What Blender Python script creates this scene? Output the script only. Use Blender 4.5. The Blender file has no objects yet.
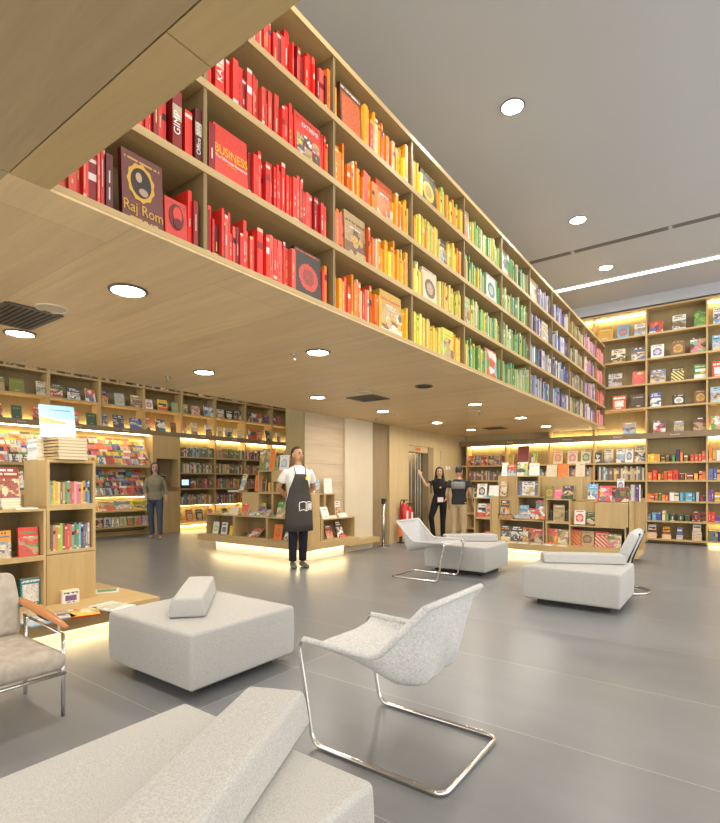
import bpy, math, random
from mathutils import Vector, Matrix
R = math.radians
# ------------------------------------------------------------------ camera, world, exposure
scene = bpy.context.scene
COL = scene.collection
CAMZ = 1.25
cd = bpy.data.cameras.new('camera'); cam = bpy.data.objects.new('camera', cd); COL.objects.link(cam)
cam.location = (0, 0, CAMZ); cam.rotation_euler = (R(90), 0, R(36.1))
cd.sensor_fit = 'HORIZONTAL'; cd.sensor_width = 36.0; cd.lens = 507 / 720 * 36.0; cd.shift_y = 70.5 / 720
cd.clip_start = 0.05; cd.clip_end = 100
scene.camera = cam
scene.view_settings.view_transform = 'Standard'; scene.view_settings.look = 'None'
scene.view_settings.gamma = 1; scene.view_settings.use_curve_mapping = False
scene.view_settings.exposure = 0.62
world = bpy.data.worlds.new('world'); scene.world = world; world.use_nodes = True
world.node_tree.nodes['Background'].inputs[0].default_value = (1.0, 0.975, 0.94, 1)
world.node_tree.nodes['Background'].inputs[1].default_value = 1.65
LAMP_WARM = 165.0      # downlight disc strength, wooden ceiling
LAMP_HIGH = 235.0      # downlight disc strength, grey ceiling
LED = 20.0             # shelf strip strength

# ------------------------------------------------------------------ colour and helpers
def lin(c):
    return tuple((v / 12.92 if v <= .04045 else ((v + .055) / 1.055) ** 2.4) for v in c)
PAL = {n: lin((r / 255, g / 255, b / 255)) for n, (r, g, b) in {
    'red': (214, 40, 30), 'bright red': (232, 52, 36), 'dark red': (140, 24, 22), 'maroon': (96, 22, 24), 'coral': (226, 86, 70),
    'orange': (238, 120, 26), 'burnt orange': (206, 82, 22), 'gold': (206, 160, 50), 'amber': (242, 160, 30), 'yellow': (242, 206, 40),
    'pale yellow': (236, 222, 120), 'lime green': (160, 196, 50), 'green': (60, 150, 70), 'dark green': (30, 80, 50), 'olive': (120, 124, 40),
    'pale green': (166, 200, 140), 'mint green': (90, 180, 140), 'teal': (30, 130, 140), 'sky blue': (90, 170, 215), 'blue': (44, 84, 170), 'navy blue': (28, 40, 92),
    'pale blue': (160, 190, 214), 'slate blue': (100, 112, 150), 'purple': (104, 60, 140), 'lilac': (164, 136, 186), 'pink': (226, 110, 140),
    'pale pink': (232, 180, 180), 'white': (236, 234, 226), 'cream': (226, 212, 178), 'tan': (190, 160, 112), 'brown': (112, 72, 42),
    'dark brown': (64, 42, 30), 'black': (26, 24, 24), 'charcoal grey': (60, 60, 62), 'grey': (140, 140, 140), 'pale grey': (190, 190, 186)}.items()}
ORD = 'first second third fourth fifth sixth seventh eighth ninth tenth eleventh twelfth thirteenth fourteenth fifteenth sixteenth seventeenth eighteenth nineteenth twentieth'.split()
ORD += ['twenty-' + o for o in ORD[:9]] + ['thirtieth'] + ['thirty-' + o for o in ORD[:9]] + ['fortieth'] + ['forty-' + o for o in ORD[:9]]
def ray(px, py=482):
    u = (px - 360) / 507
    return -.5892 + .808 * u, .808 + .5892 * u, (482 - py) / 507
def at_z(px, py, z):
    dx, dy, v = ray(px, py); t = (z - CAMZ) / v
    return dx * t, dy * t
def x_on(px, y):
    dx, dy, _ = ray(px); return y * dx / dy
def y_on(px, x):
    dx, dy, _ = ray(px); return x * dy / dx

class MB:
    def __init__(s): s.v = []; s.f = []; s.c = []; s.m = []
    def add(s, vs, fs, col=(1, 1, 1), mat=0):
        n = len(s.v); s.v += [tuple(v) for v in vs]
        for f in fs: s.f.append([n + i for i in f]); s.c.append(col); s.m.append(mat)
    def quad(s, a, b, c, d, col=(1, 1, 1), mat=0): s.add([a, b, c, d], [(0, 1, 2, 3)], col, mat)
    def box(s, x0, x1, y0, y1, z0, z1, col=(1, 1, 1), mat=0, M=None):
        vs = [Vector((x, y, z)) for z in (z0, z1) for y in (y0, y1) for x in (x0, x1)]
        if M is not None: vs = [M @ v for v in vs]
        s.add(vs, [(0, 2, 3, 1), (4, 5, 7, 6), (0, 1, 5, 4), (2, 6, 7, 3), (0, 4, 6, 2), (1, 3, 7, 5)], col, mat)
    def grid(s, o, ux, uy, art, mat=0):
        ny = len(art); nx = len(art[0]); o = Vector(o); ux = Vector(ux); uy = Vector(uy); n = len(s.v)
        for j in range(ny + 1):
            for i in range(nx + 1): s.v.append(tuple(o + ux * (i / nx) + uy * (j / ny)))
        for j in range(ny):
            for i in range(nx):
                a = n + j * (nx + 1) + i
                s.f.append([a, a + 1, a + nx + 2, a + nx + 1]); s.c.append(art[j][i]); s.m.append(mat)
    def tube(s, pts, r, seg=8, col=(1, 1, 1), mat=0, closed=False, caps=True):
        pts = [Vector(p) for p in pts]; n = len(pts); base = len(s.v); prev = None
        for i, p in enumerate(pts):
            a = pts[(i - 1) % n] if (closed or i > 0) else p; b = pts[(i + 1) % n] if (closed or i < n - 1) else p
            t = (b - a).normalized()
            if prev is None:
                ref = Vector((0, 0, 1)) if abs(t.z) < .9 else Vector((1, 0, 0)); prev = ref.cross(t).normalized()
            sd = (prev - t * prev.dot(t)).normalized(); prev = sd; up = t.cross(sd)
            rr = r[i] if isinstance(r, (list, tuple)) else r
            for k in range(seg):
                an = 2 * math.pi * k / seg; s.v.append(tuple(p + sd * math.cos(an) * rr + up * math.sin(an) * rr))
        for i in range(n if closed else n - 1):
            for k in range(seg):
                a = base + i * seg + k; b = base + i * seg + (k + 1) % seg; j = ((i + 1) % n) * seg
                s.f.append([a, b, base + j + (k + 1) % seg, base + j + k]); s.c.append(col); s.m.append(mat)
        if caps and not closed:
            s.f.append([base + k for k in range(seg)][::-1]); s.c.append(col); s.m.append(mat)
            s.f.append([base + (n - 1) * seg + k for k in range(seg)]); s.c.append(col); s.m.append(mat)
    def loft(s, rings, ref=(1, 0, 0), seg=16, col=(1, 1, 1), mat=0):
        ref = Vector(ref); P = [Vector(r[0]) for r in rings]; base = len(s.v); n = len(P)
        for i, p in enumerate(P):
            t = (P[min(i + 1, n - 1)] - P[max(i - 1, 0)]).normalized()
            rf = ref if abs(t.dot(ref)) < .95 else Vector((0, 1, 0))
            sd = (rf - t * rf.dot(t)).normalized(); up = t.cross(sd); rx, ry = rings[i][1], rings[i][2]
            for k in range(seg):
                an = 2 * math.pi * k / seg; s.v.append(tuple(p + sd * math.cos(an) * rx + up * math.sin(an) * ry))
        for i in range(n - 1):
            for k in range(seg):
                a = base + i * seg; k2 = (k + 1) % seg
                s.f.append([a + k, a + k2, a + seg + k2, a + seg + k]); s.c.append(col); s.m.append(mat)
        s.f.append([base + k for k in range(seg)][::-1]); s.c.append(col); s.m.append(mat)
        s.f.append([base + (n - 1) * seg + k for k in range(seg)]); s.c.append(col); s.m.append(mat)
    def disc(s, c, r, z, seg=24, col=(1, 1, 1), mat=0, down=False):
        vs = [(c[0] + r * math.cos(2 * math.pi * k / seg), c[1] + r * math.sin(2 * math.pi * k / seg), z) for k in range(seg)]
        s.add(vs[::-1] if down else vs, [tuple(range(seg))], col, mat)
    def mesh(s, name, mats, off=(0, 0, 0), smooth=False):
        me = bpy.data.meshes.new(name); ox, oy, oz = off
        me.from_pydata([(x - ox, y - oy, z - oz) for x, y, z in s.v], [], s.f)
        for m in (mats if isinstance(mats, (list, tuple)) else [mats]): me.materials.append(m)
        me.polygons.foreach_set('material_index', s.m)
        if smooth: me.polygons.foreach_set('use_smooth', [True] * len(s.f))
        at = me.color_attributes.new('Col', 'BYTE_COLOR', 'CORNER'); buf = []
        for f, c in zip(s.f, s.c): buf += [c[0], c[1], c[2], 1.0] * len(f)
        at.data.foreach_set('color', buf); me.update()
        return me

def wloc(o):
    v = Vector((0, 0, 0))
    while o is not None: v += o.location; o = o.parent
    return v
def tag(o, label=None, cat=None, group=None, kind=None):
    if label: o['label'] = label
    if cat: o['category'] = cat
    if group: o['group'] = group
    if kind: o['kind'] = kind
    return o
def thing(name, label, cat, loc=(0, 0, 0), rz=0, group=None):
    o = bpy.data.objects.new(name, None); COL.objects.link(o); o.location = loc; o.rotation_euler = (0, 0, rz)
    return tag(o, label, cat, group)
def mk(name, mb, mats, parent=None, world=True, smooth=False, bevel=0, seg=2, label=None):
    """world=True: the coordinates are world ones and the parent is unrotated."""
    off = wloc(parent) if (world and parent is not None) else (0, 0, 0)
    me = mb if isinstance(mb, bpy.types.Mesh) else mb.mesh(name, mats, off, smooth)
    o = bpy.data.objects.new(name, me); COL.objects.link(o)
    if parent is not None: o.parent = parent
    if bevel:
        b = o.modifiers.new('bevel', 'BEVEL'); b.width = bevel; b.segments = seg; b.limit_method = 'ANGLE'
    if label: o['label'] = label
    return o
def struct(name, mb, mats, parent=None, **k):
    o = mk(name, mb, mats, parent, **k)
    if parent is None: o['kind'] = 'structure'
    return o
def copy_tree(o, parent=None):
    c = o.copy(); COL.objects.link(c); c.parent = parent
    for ch in o.children: copy_tree(ch, c)
    return c
def text_mesh(txt, size, mat, M, depth=.0008, align='CENTER', sx=1.0):
    cu = bpy.data.curves.new('lettering', 'FONT'); cu.body = txt; cu.size = size; cu.extrude = depth
    cu.align_x = align; cu.align_y = 'CENTER'
    to = bpy.data.objects.new('lettering', cu); COL.objects.link(to)
    bpy.context.view_layer.update()
    me = bpy.data.meshes.new_from_object(to.evaluated_get(bpy.context.evaluated_depsgraph_get()))
    bpy.data.objects.remove(to); me.materials.clear(); me.materials.append(mat)
    me.transform(M @ Matrix.Diagonal((sx, 1, 1, 1)))
    return me

# ------------------------------------------------------------------ materials
def new_mat(name):
    m = bpy.data.materials.new(name); m.use_nodes = True; nt = m.node_tree
    return m, nt, nt.nodes['Principled BSDF'], nt.links
def plain(name, col, rough=.5, metal=0, spec=.5, noise=.06, scale=14, bump=0, bscale=200):
    m, nt, b, L = new_mat(name); N = nt.nodes
    b.inputs['Roughness'].default_value = rough; b.inputs['Metallic'].default_value = metal; b.inputs['Specular IOR Level'].default_value = spec
    tc = N.new('ShaderNodeTexCoord'); nz = N.new('ShaderNodeTexNoise'); nz.inputs['Scale'].default_value = scale; nz.inputs['Detail'].default_value = 4
    L.new(tc.outputs['Object'], nz.inputs['Vector'])
    mx = N.new('ShaderNodeMix'); mx.data_type = 'RGBA'
    mx.inputs[6].default_value = (*[c * (1 - noise) for c in col], 1); mx.inputs[7].default_value = (*[min(1, c * (1 + noise)) for c in col], 1)
    L.new(nz.outputs['Fac'], mx.inputs[0]); L.new(mx.outputs[2], b.inputs['Base Color'])
    if bump:
        n2 = N.new('ShaderNodeTexNoise'); n2.inputs['Scale'].default_value = bscale; L.new(tc.outputs['Object'], n2.inputs['Vector'])
        bp = N.new('ShaderNodeBump'); bp.inputs['Strength'].default_value = bump; bp.inputs['Distance'].default_value = .004
        L.new(n2.outputs['Fac'], bp.inputs['Height']); L.new(bp.outputs[0], b.inputs['Normal'])
    return m
def wood(name, col, axis='Y', rough=.42, panel=None, contrast=.10, joint=.35):
    """veneer: noise stretched along the grain, optional board joints (length, width)"""
    m, nt, b, L = new_mat(name); N = nt.nodes
    b.inputs['Roughness'].default_value = rough; b.inputs['Specular IOR Level'].default_value = .35
    ge = N.new('ShaderNodeNewGeometry'); mp = N.new('ShaderNodeMapping')
    sc = {'X': (.7, 9, 9), 'Y': (9, .7, 9), 'Z': (9, 9, .7)}[axis]; mp.inputs['Scale'].default_value = sc
    L.new(ge.outputs['Position'], mp.inputs['Vector'])
    n1 = N.new('ShaderNodeTexNoise'); n1.inputs['Scale'].default_value = 1.1; n1.inputs['Detail'].default_value = 6; n1.inputs['Distortion'].default_value = .9
    L.new(mp.outputs[0], n1.inputs['Vector'])
    n2 = N.new('ShaderNodeTexNoise'); n2.inputs['Scale'].default_value = 9; n2.inputs['Detail'].default_value = 3; L.new(mp.outputs[0], n2.inputs['Vector'])
    ad = N.new('ShaderNodeMath'); ad.operation = 'MULTIPLY_ADD'; ad.inputs[1].default_value = .45; L.new(n2.outputs['Fac'], ad.inputs[0]); L.new(n1.outputs['Fac'], ad.inputs[2])
    cr = N.new('ShaderNodeValToRGB'); cr.color_ramp.elements[0].position = .42; cr.color_ramp.elements[1].position = 1.0
    cr.color_ramp.elements[0].color = (*[c * (1 - contrast) for c in col], 1); cr.color_ramp.elements[1].color = (*[min(1, c * (1 + contrast)) for c in col], 1)
    L.new(ad.outputs[0], cr.inputs[0]); out = cr.outputs[0]
    if panel:
        m2 = N.new('ShaderNodeMapping')
        if axis == 'Y': m2.inputs['Rotation'].default_value = (0, 0, R(90))
        L.new(ge.outputs['Position'], m2.inputs['Vector'])
        bk = N.new('ShaderNodeTexBrick'); bk.inputs['Scale'].default_value = 1; bk.inputs['Brick Width'].default_value = panel[0]; bk.inputs['Row Height'].default_value = panel[1]
        bk.inputs['Mortar Size'].default_value = .004; bk.inputs['Mortar Smooth'].default_value = .2
        bk.inputs['Color1'].default_value = (1, 1, 1, 1); bk.inputs['Color2'].default_value = (.9, .9, .9, 1); bk.inputs['Mortar'].default_value = (joint, joint, joint, 1)
        L.new(m2.outputs[0], bk.inputs['Vector'])
        mu = N.new('ShaderNodeMix'); mu.data_type = 'RGBA'; mu.blend_type = 'MULTIPLY'; mu.inputs[0].default_value = 1
        L.new(out, mu.inputs[6]); L.new(bk.outputs['Color'], mu.inputs[7]); out = mu.outputs[2]
    L.new(out, b.inputs['Base Color'])
    return m
def emit(name, col, s):
    m, nt, b, L = new_mat(name); b.inputs['Base Color'].default_value = (.8, .8, .8, 1)
    b.inputs['Emission Color'].default_value = (*col, 1); b.inputs['Emission Strength'].default_value = s
    return m
def printed(name, rough=.42):
    m, nt, b, L = new_mat(name); N = nt.nodes
    a = N.new('ShaderNodeAttribute'); a.attribute_name = 'Col'; tc = N.new('ShaderNodeTexCoord')
    nz = N.new('ShaderNodeTexNoise'); nz.inputs['Scale'].default_value = 60; L.new(tc.outputs['Object'], nz.inputs['Vector'])
    mr = N.new('ShaderNodeMapRange'); mr.inputs['To Min'].default_value = .88; mr.inputs['To Max'].default_value = 1.08; L.new(nz.outputs['Fac'], mr.inputs[0])
    mu = N.new('ShaderNodeVectorMath'); mu.operation = 'SCALE'; L.new(a.outputs['Color'], mu.inputs[0]); L.new(mr.outputs[0], mu.inputs['Scale'])
    L.new(mu.outputs[0], b.inputs['Base Color']); b.inputs['Roughness'].default_value = rough
    return m
WOODC = (.50, .352, .158)
M_WOODY = wood('oak veneer along', WOODC, 'Y')
M_WOODX = wood('oak veneer across', WOODC, 'X')
M_WOODZ = wood('oak veneer upright', WOODC, 'Z')
M_BACK = wood('shaded oak veneer board', (.25, .175, .075), 'Z')  # same oak darkened, the shade inside bays and cubbies put into the colour
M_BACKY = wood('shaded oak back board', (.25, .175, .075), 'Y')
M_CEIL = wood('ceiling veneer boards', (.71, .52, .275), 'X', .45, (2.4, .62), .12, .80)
M_CEILN = wood('shaded ceiling veneer near', (.40, .295, .16), 'X', .45, (4.6, 1.9), .13, .45)  # same ceiling wood, its dimmer light near the camera painted as darker colour
M_RAIL = wood('taupe rail', (.24, .175, .10), 'Y', .5)
M_OLIVE = wood('olive wall panel', (.33, .255, .12), 'Z', .6)
M_CREAM = wood('cream wall veneer', (.55, .42, .22), 'Z', .5, None, .08)
M_TAUPE = wood('brown wall panel', (.30, .22, .12), 'Z', .5)
M_GREYC = plain('grey plaster ceiling', (.47, .49, .51), .8, noise=.03, scale=1.2)
M_WHITE = plain('white paint', (.75, .73, .70), .6)
M_DARK = plain('dark recess', (.03, .027, .022), .7)
M_STEEL = plain('brushed steel', (.55, .55, .50), .25, 1.0)
M_CHROME = plain('chrome tube', (.74, .72, .69), .16, 1.0, noise=.02)
M_BOOK = printed('printed paper')
M_LED = emit('warm strip light', (1.0, .77, .38), LED)
M_LEDW = emit('white strip light', (1.0, .93, .85), 14)
M_LAMP = emit('downlight glow', (1.0, .91, .79), LAMP_WARM)
M_LAMPH = emit('high downlight glow', (1.0, .93, .84), LAMP_HIGH)
M_GOLDT = plain('gilt print', PAL['gold'], .4)
M_YELT = plain('yellow print', lin((.98, .78, .2)), .4)
M_WHT = plain('white print', (.85, .83, .78), .5)

# floor: large grey porcelain tiles
def floor_mat():
    m, nt, b, L = new_mat('grey porcelain tile'); N = nt.nodes
    ge = N.new('ShaderNodeNewGeometry'); mp = N.new('ShaderNodeMapping'); mp.inputs['Location'].default_value = (2.36, -.63, 0)
    L.new(ge.outputs['Position'], mp.inputs['Vector'])
    bk = N.new('ShaderNodeTexBrick'); bk.offset = 0; bk.inputs['Scale'].default_value = 1; bk.inputs['Brick Width'].default_value = 2.82; bk.inputs['Row Height'].default_value = .94
    bk.inputs['Mortar Size'].default_value = .0028; bk.inputs['Mortar Smooth'].default_value = .1
    bk.inputs['Color1'].default_value = (.178, .184, .192, 1); bk.inputs['Color2'].default_value = (.200, .206, .214, 1); bk.inputs['Mortar'].default_value = (.34, .325, .30, 1)
    L.new(mp.outputs[0], bk.inputs['Vector'])
    m3 = N.new('ShaderNodeMapping'); m3.inputs['Scale'].default_value = (.8, 3.2, 1); L.new(ge.outputs['Position'], m3.inputs['Vector'])
    nz = N.new('ShaderNodeTexNoise'); nz.inputs['Scale'].default_value = 1.4; nz.inputs['Detail'].default_value = 8; nz.inputs['Roughness'].default_value = .65; L.new(m3.outputs[0], nz.inputs['Vector'])
    mr = N.new('ShaderNodeMapRange'); mr.inputs['To Min'].default_value = .80; mr.inputs['To Max'].default_value = 1.2; L.new(nz.outputs['Fac'], mr.inputs[0])
    mu = N.new('ShaderNodeVectorMath'); mu.operation = 'SCALE'; L.new(bk.outputs['Color'], mu.inputs[0]); L.new(mr.outputs[0], mu.inputs['Scale'])
    L.new(mu.outputs[0], b.inputs['Base Color'])
    r2 = N.new('ShaderNodeMapRange'); r2.inputs['To Min'].default_value = .24; r2.inputs['To Max'].default_value = .40; L.new(nz.outputs['Fac'], r2.inputs[0]); L.new(r2.outputs[0], b.inputs['Roughness'])
    b.inputs['Specular IOR Level'].default_value = .5
    return m
def fabric(name, col, scale=260, contrast=.22, bump=.35):
    m, nt, b, L = new_mat(name); N = nt.nodes
    tc = N.new('ShaderNodeTexCoord'); nz = N.new('ShaderNodeTexNoise'); nz.inputs['Scale'].default_value = scale; nz.inputs['Detail'].default_value = 2
    L.new(tc.outputs['Object'], nz.inputs['Vector'])
    cr = N.new('ShaderNodeValToRGB'); cr.color_ramp.elements[0].position = .3; cr.color_ramp.elements[1].position = .7
    cr.color_ramp.elements[0].color = (*[c * (1 - contrast) for c in col], 1); cr.color_ramp.elements[1].color = (*[min(1, c * (1 + contrast)) for c in col], 1)
    L.new(nz.outputs['Fac'], cr.inputs[0]); L.new(cr.outputs[0], b.inputs['Base Color'])
    bp = N.new('ShaderNodeBump'); bp.inputs['Strength'].default_value = bump; bp.inputs['Distance'].default_value = .002
    L.new(nz.outputs['Fac'], bp.inputs['Height']); L.new(bp.outputs[0], b.inputs['Normal'])
    b.inputs['Roughness'].default_value = .9; b.inputs['Specular IOR Level'].default_value = .2
    return m
M_FLOOR = floor_mat()
M_FAB = fabric('pale grey wool', (.45, .445, .425), 230, .16)
M_SLING = fabric('mottled white sling', (.56, .56, .55), 105, .16, .8)
M_SUEDE = fabric('worn greige suede', (.42, .37, .31), 18, .14, .4)
def stone_mat():
    m, nt, b, L = new_mat('banded travertine'); N = nt.nodes
    ge = N.new('ShaderNodeNewGeometry'); mp = N.new('ShaderNodeMapping'); mp.inputs['Scale'].default_value = (.8, .8, 6); L.new(ge.outputs['Position'], mp.inputs['Vector'])
    nz = N.new('ShaderNodeTexNoise'); nz.inputs['Scale'].default_value = 1.6; nz.inputs['Detail'].default_value = 7; L.new(mp.outputs[0], nz.inputs['Vector'])
    cr = N.new('ShaderNodeValToRGB'); cr.color_ramp.elements[0].position = .3; cr.color_ramp.elements[1].position = .72
    cr.color_ramp.elements[0].color = (.47, .365, .24, 1); cr.color_ramp.elements[1].color = (.58, .465, .32, 1)
    L.new(nz.outputs['Fac'], cr.inputs[0])
    sx = N.new('ShaderNodeSeparateXYZ'); L.new(ge.outputs['Position'], sx.inputs[0])
    dv = N.new('ShaderNodeMath'); dv.operation = 'DIVIDE'; dv.inputs[1].default_value = .31; L.new(sx.outputs['Z'], dv.inputs[0])
    fr = N.new('ShaderNodeMath'); fr.operation = 'FRACT'; L.new(dv.outputs[0], fr.inputs[0])
    gt = N.new('ShaderNodeMath'); gt.operation = 'GREATER_THAN'; gt.inputs[1].default_value = .035; L.new(fr.outputs[0], gt.inputs[0])
    mr = N.new('ShaderNodeMapRange'); mr.inputs['To Min'].default_value = .78; L.new(gt.outputs[0], mr.inputs[0])
    mu = N.new('ShaderNodeVectorMath'); mu.operation = 'SCALE'; L.new(cr.outputs[0], mu.inputs[0]); L.new(mr.outputs[0], mu.inputs['Scale'])
    L.new(mu.outputs[0], b.inputs['Base Color']); b.inputs['Roughness'].default_value = .55
    return m
M_STONE = stone_mat(); M_STONEL = plain('pale travertine pier', (.64, .55, .40), .5, noise=.08, scale=3)

# ------------------------------------------------------------------ setting
ZC = 2.39      # wooden ceiling (underside of the mezzanine)
ZH = 5.10      # grey ceiling
XB = -2.15     # face of the mezzanine bookcase
XE = -5.55     # other edge of the mezzanine, plane of the core wall
YB = 11.9      # shelf fronts of the back wall
XL = -11.2     # shelf fronts of the left wall
DEPM = .33
YV = .887      # near edge of the void
b = MB(); b.box(-11.9, 3.6, -2.6, 12.6, -.1, 0); struct('floor', b, M_FLOOR)  # stops short out of view so world light reaches the ceilings from below
b = MB(); b.box(-11.9, 7, -4.5, 8.90, ZH, ZH + .1); b.box(-11.9, 7, 9.03, 12.6, ZH, ZH + .1); b.box(-11.9, 7, 8.9, 9.03, ZH + .09, ZH + .14)
struct('ceiling', b, M_GREYC)
b = MB(); b.box(-11.9, 7, 12.25, 12.45, 0, ZH); struct('wall_back', b, M_OLIVE)
b = MB(); b.box(-11.75, -11.55, -4.5, 12.25, 0, ZH); struct('wall_left', b, M_OLIVE)
b = MB(); b.box(-3.6, 7, YB + .02, 12.25, 4.88, ZH); struct('wall_above_shelves', b, M_GREYC)
b = MB(); b.box(XE, XB - .001, YV - .14, 11.86, ZC, ZC + .012); b.box(XE, XB - DEPM - .03, YV - .14, 11.86, ZC + .012, ZC + .12); struct('ceiling_mezzanine', b, M_CEIL)
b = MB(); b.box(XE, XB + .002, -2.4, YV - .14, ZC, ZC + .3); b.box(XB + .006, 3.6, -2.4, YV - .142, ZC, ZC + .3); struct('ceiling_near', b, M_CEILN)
b = MB(); b.box(XB + .006, -1.155, YV - .137, YV, ZC, ZC + .3); b.box(-1.151, 3.6, YV - .137, YV, ZC, ZC + .3); struct('trim_1', b, M_WOODX)
# core: stone face, brown recess, cream wall with the lift
CY = 6.1
b = MB(); b.box(XE - .42, XE, CY, 7.95, 0, ZC + 1.2); struct('wall_core_stone', b, M_STONE)
b = MB(); b.box(XE - .42, XE - .004, CY - .012, CY, 0, ZC + 1.2); struct('wall_core_side', b, M_OLIVE)
b = MB(); b.box(XE + .004, XE + .05, 7.1, 7.95, 0, ZC); b.box(XE, XE + .22, 7.07, 7.945, .13, .22, mat=1); struct('wall_core_pier', b, [M_STONEL, M_WOODY])
b = MB(); b.box(XE - .42, XE - .05, 7.95, 8.62, 0, ZC + 1.2); struct('wall_core_recess', b, M_TAUPE)
ly0, ly1, lz = 9.38, 10.5, 2.04
b = MB(); b.box(XE - .42, XE, 8.62, ly0, 0, ZC + 1.2); b.box(XE - .42, XE, ly1, 12.25, 0, ZC + 1.2); b.box(XE - .42, XE, ly0, ly1, lz, ZC + 1.2)
struct('wall_core_cream', b, M_CREAM)
d = bpy.data.objects.new('door_1', None); COL.objects.link(d); d.location = (XE - .1, (ly0 + ly1) / 2, 0); tag(d, 'steel lift doors set in the cream wall', None, None, 'structure')
for k in range(2):
    b = MB(); w = .44; y0 = ly0 + .02 + k * w; b.box(XE - .16 - k * .02, XE - .14 - k * .02, y0, y0 + w - .004, 0, lz - .14)
    for j in range(1, 4): b.box(XE - .141 - k * .02, XE - .132 - k * .02, y0 + j * w / 4 - .004, y0 + j * w / 4 + .004, 0, lz - .14)
    mk('lift_door', b, M_STEEL, d)
b = MB(); b.box(XE - .16, XE - .03, ly0, ly0 + .9, lz - .13, lz); hdr = mk('header', b, M_CREAM, d)
b = MB(); b.box(XE - .035, XE - .028, ly0 + .34, ly0 + .56, lz - .095, lz - .035); mk('floor_indicator', b, plain('indicator red', (.6, .08, .04), .4), hdr, label='small red lift floor indicator')
b = MB(); b.box(XE - .18, XE - .01, ly0 + .9, ly1 - .004, 0, lz); mk('jamb_panel', b, M_TAUPE, d)
b = MB(); b.box(XE - .012, XE - .004, ly0 + .98, ly0 + 1.05, .98, 1.18); mk('call_button_plate', b, M_STEEL, d)
d = bpy.data.objects.new('door_2', None); COL.objects.link(d); d.location = (XE, 11.2, 0); tag(d, 'flush cream service door in the veneer wall', None, None, 'structure')
b = MB(); b.box(XE + .001, XE + .012, 10.85, 11.66, .02, 1.98); mk('door_leaf', b, M_CREAM, d)
b = MB(); b.box(XE + .012, XE + .02, 11.1, 11.19, 1.55, 1.63); b.box(XE + .012, XE + .02, 11.24, 11.33, 1.55, 1.63); mk('door_sign', b, M_WHT, d)
b = MB(); b.box(XE + .012, XE + .06, 10.92, 10.95, 1.0, 1.1); mk('door_handle', b, M_STEEL, d)

# ceiling fittings
def downlight(x, y, z, label, m, r=.088, lit=True):
    t = thing('ceiling_light', label, 'ceiling light', (x, y, z), 0, 'recessed round downlights')
    b = MB(); pts = [(x + (r + .012) * math.cos(a), y + (r + .012) * math.sin(a), z - .003) for a in [2 * math.pi * k / 28 for k in range(28)]]
    b.tube(pts, .011, 6, closed=True); mk('ring', b, M_DARKR, t)
    b = MB(); b.disc((x, y), r, z - .006, 28, down=True); mk('diffuser', b, m if lit else M_DARK, t)
M_DARKR = plain('dark bronze ring', (.10, .075, .05), .4)
rows = ['above the pale armchair', 'between the square ottoman and the magazine wall', 'in front of the stone pier', 'before the stone pier end', 'facing the lift', 'near the service door']
rows2 = ['over the square ottoman', 'before the clerk', None, 'over the distant sling chair', 'over the display island', 'beside the back bookcase']
DL1 = [at_z(*p, ZC) for p in ((20, 333), (204, 372), (317.5, 397), (383, 411), (437, 422.5), (471, 429.5))]
DL2 = [at_z(*p, ZC) for p in ((128, 290), (318, 352), (424, 386), (475, 404), (521, 417.5), (546, 426))]
for i in range(6):
    downlight(*DL1[i], ZC, 'round downlight in wooden ceiling ' + rows[i] + ', outer row', M_LAMP)
    if rows2[i]: downlight(*DL2[i], ZC, 'round downlight in wooden ceiling ' + rows2[i] + ', inner row', M_LAMP)
    else: downlight(*DL2[i], ZC, 'unlit dark round fitting in wooden ceiling between two lit downlights', M_LAMP, .085, False)
for x in (1.2, -.9): 
    for y in (-.8, -2.6): downlight(x, y, ZC, 'round downlight in near wooden ceiling out of view %s' % ('by the void' if y > -1 else 'far back'), M_LAMP)
for y, w in ((2.45, 'out of view over the nearest ottoman'), (5.12, 'largest seen, above the green books'), (7.9, 'middle of three, before the long groove'), (9.95, 'smallest, between groove and light strip')):
    downlight(-1.8, y, ZH, 'round downlight in grey ceiling, ' + w, M_LAMPH, .10)
for x in (1.0, 3.6):  # unseen downlights added to light the hall and the mezzanine books
    for y in (2.45, 5.12, 7.9, 9.95): downlight(x, y, ZH, 'round downlight in grey ceiling beyond the view over the open hall', M_LAMPH, .10)
for y in (3.6, 6.2, 8.8): downlight(-8.3, y, ZH, 'round downlight in the high ceiling hidden above the magazine hall', M_LAMPH, .10)
t = thing('strip_light', 'long glowing white strip light recessed in the grey ceiling', 'strip light', (1.5, 10.6, ZH))
b = MB(); b.box(-6, 6.5, 10.53, 10.65, ZH - .012, ZH - .006); mk('diffuser', b, M_LEDW, t)
b = MB(); b.box(-6, 6.5, 10.50, 10.53, ZH - .016, ZH); b.box(-6, 6.5, 10.65, 10.68, ZH - .016, ZH); mk('housing', b, M_WHITE, t)
t = thing('slot_diffuser', 'long dark air slot cut across the grey ceiling', 'air slot', (1.5, 8.965, ZH))
b = MB(); b.box(-6, 6.5, 8.91, 9.02, ZH - .004, ZH + .02); mk('slot', b, plain('slot grey', (.16, .15, .14), .8), t)
b = MB()
for x in (-3.2, -2.15, -.75, .6, 2.0): b.box(x, x + .05, 8.905, 9.025, ZH - .008, ZH - .003)
mk('bridge', b, M_GREYC, t)
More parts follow.
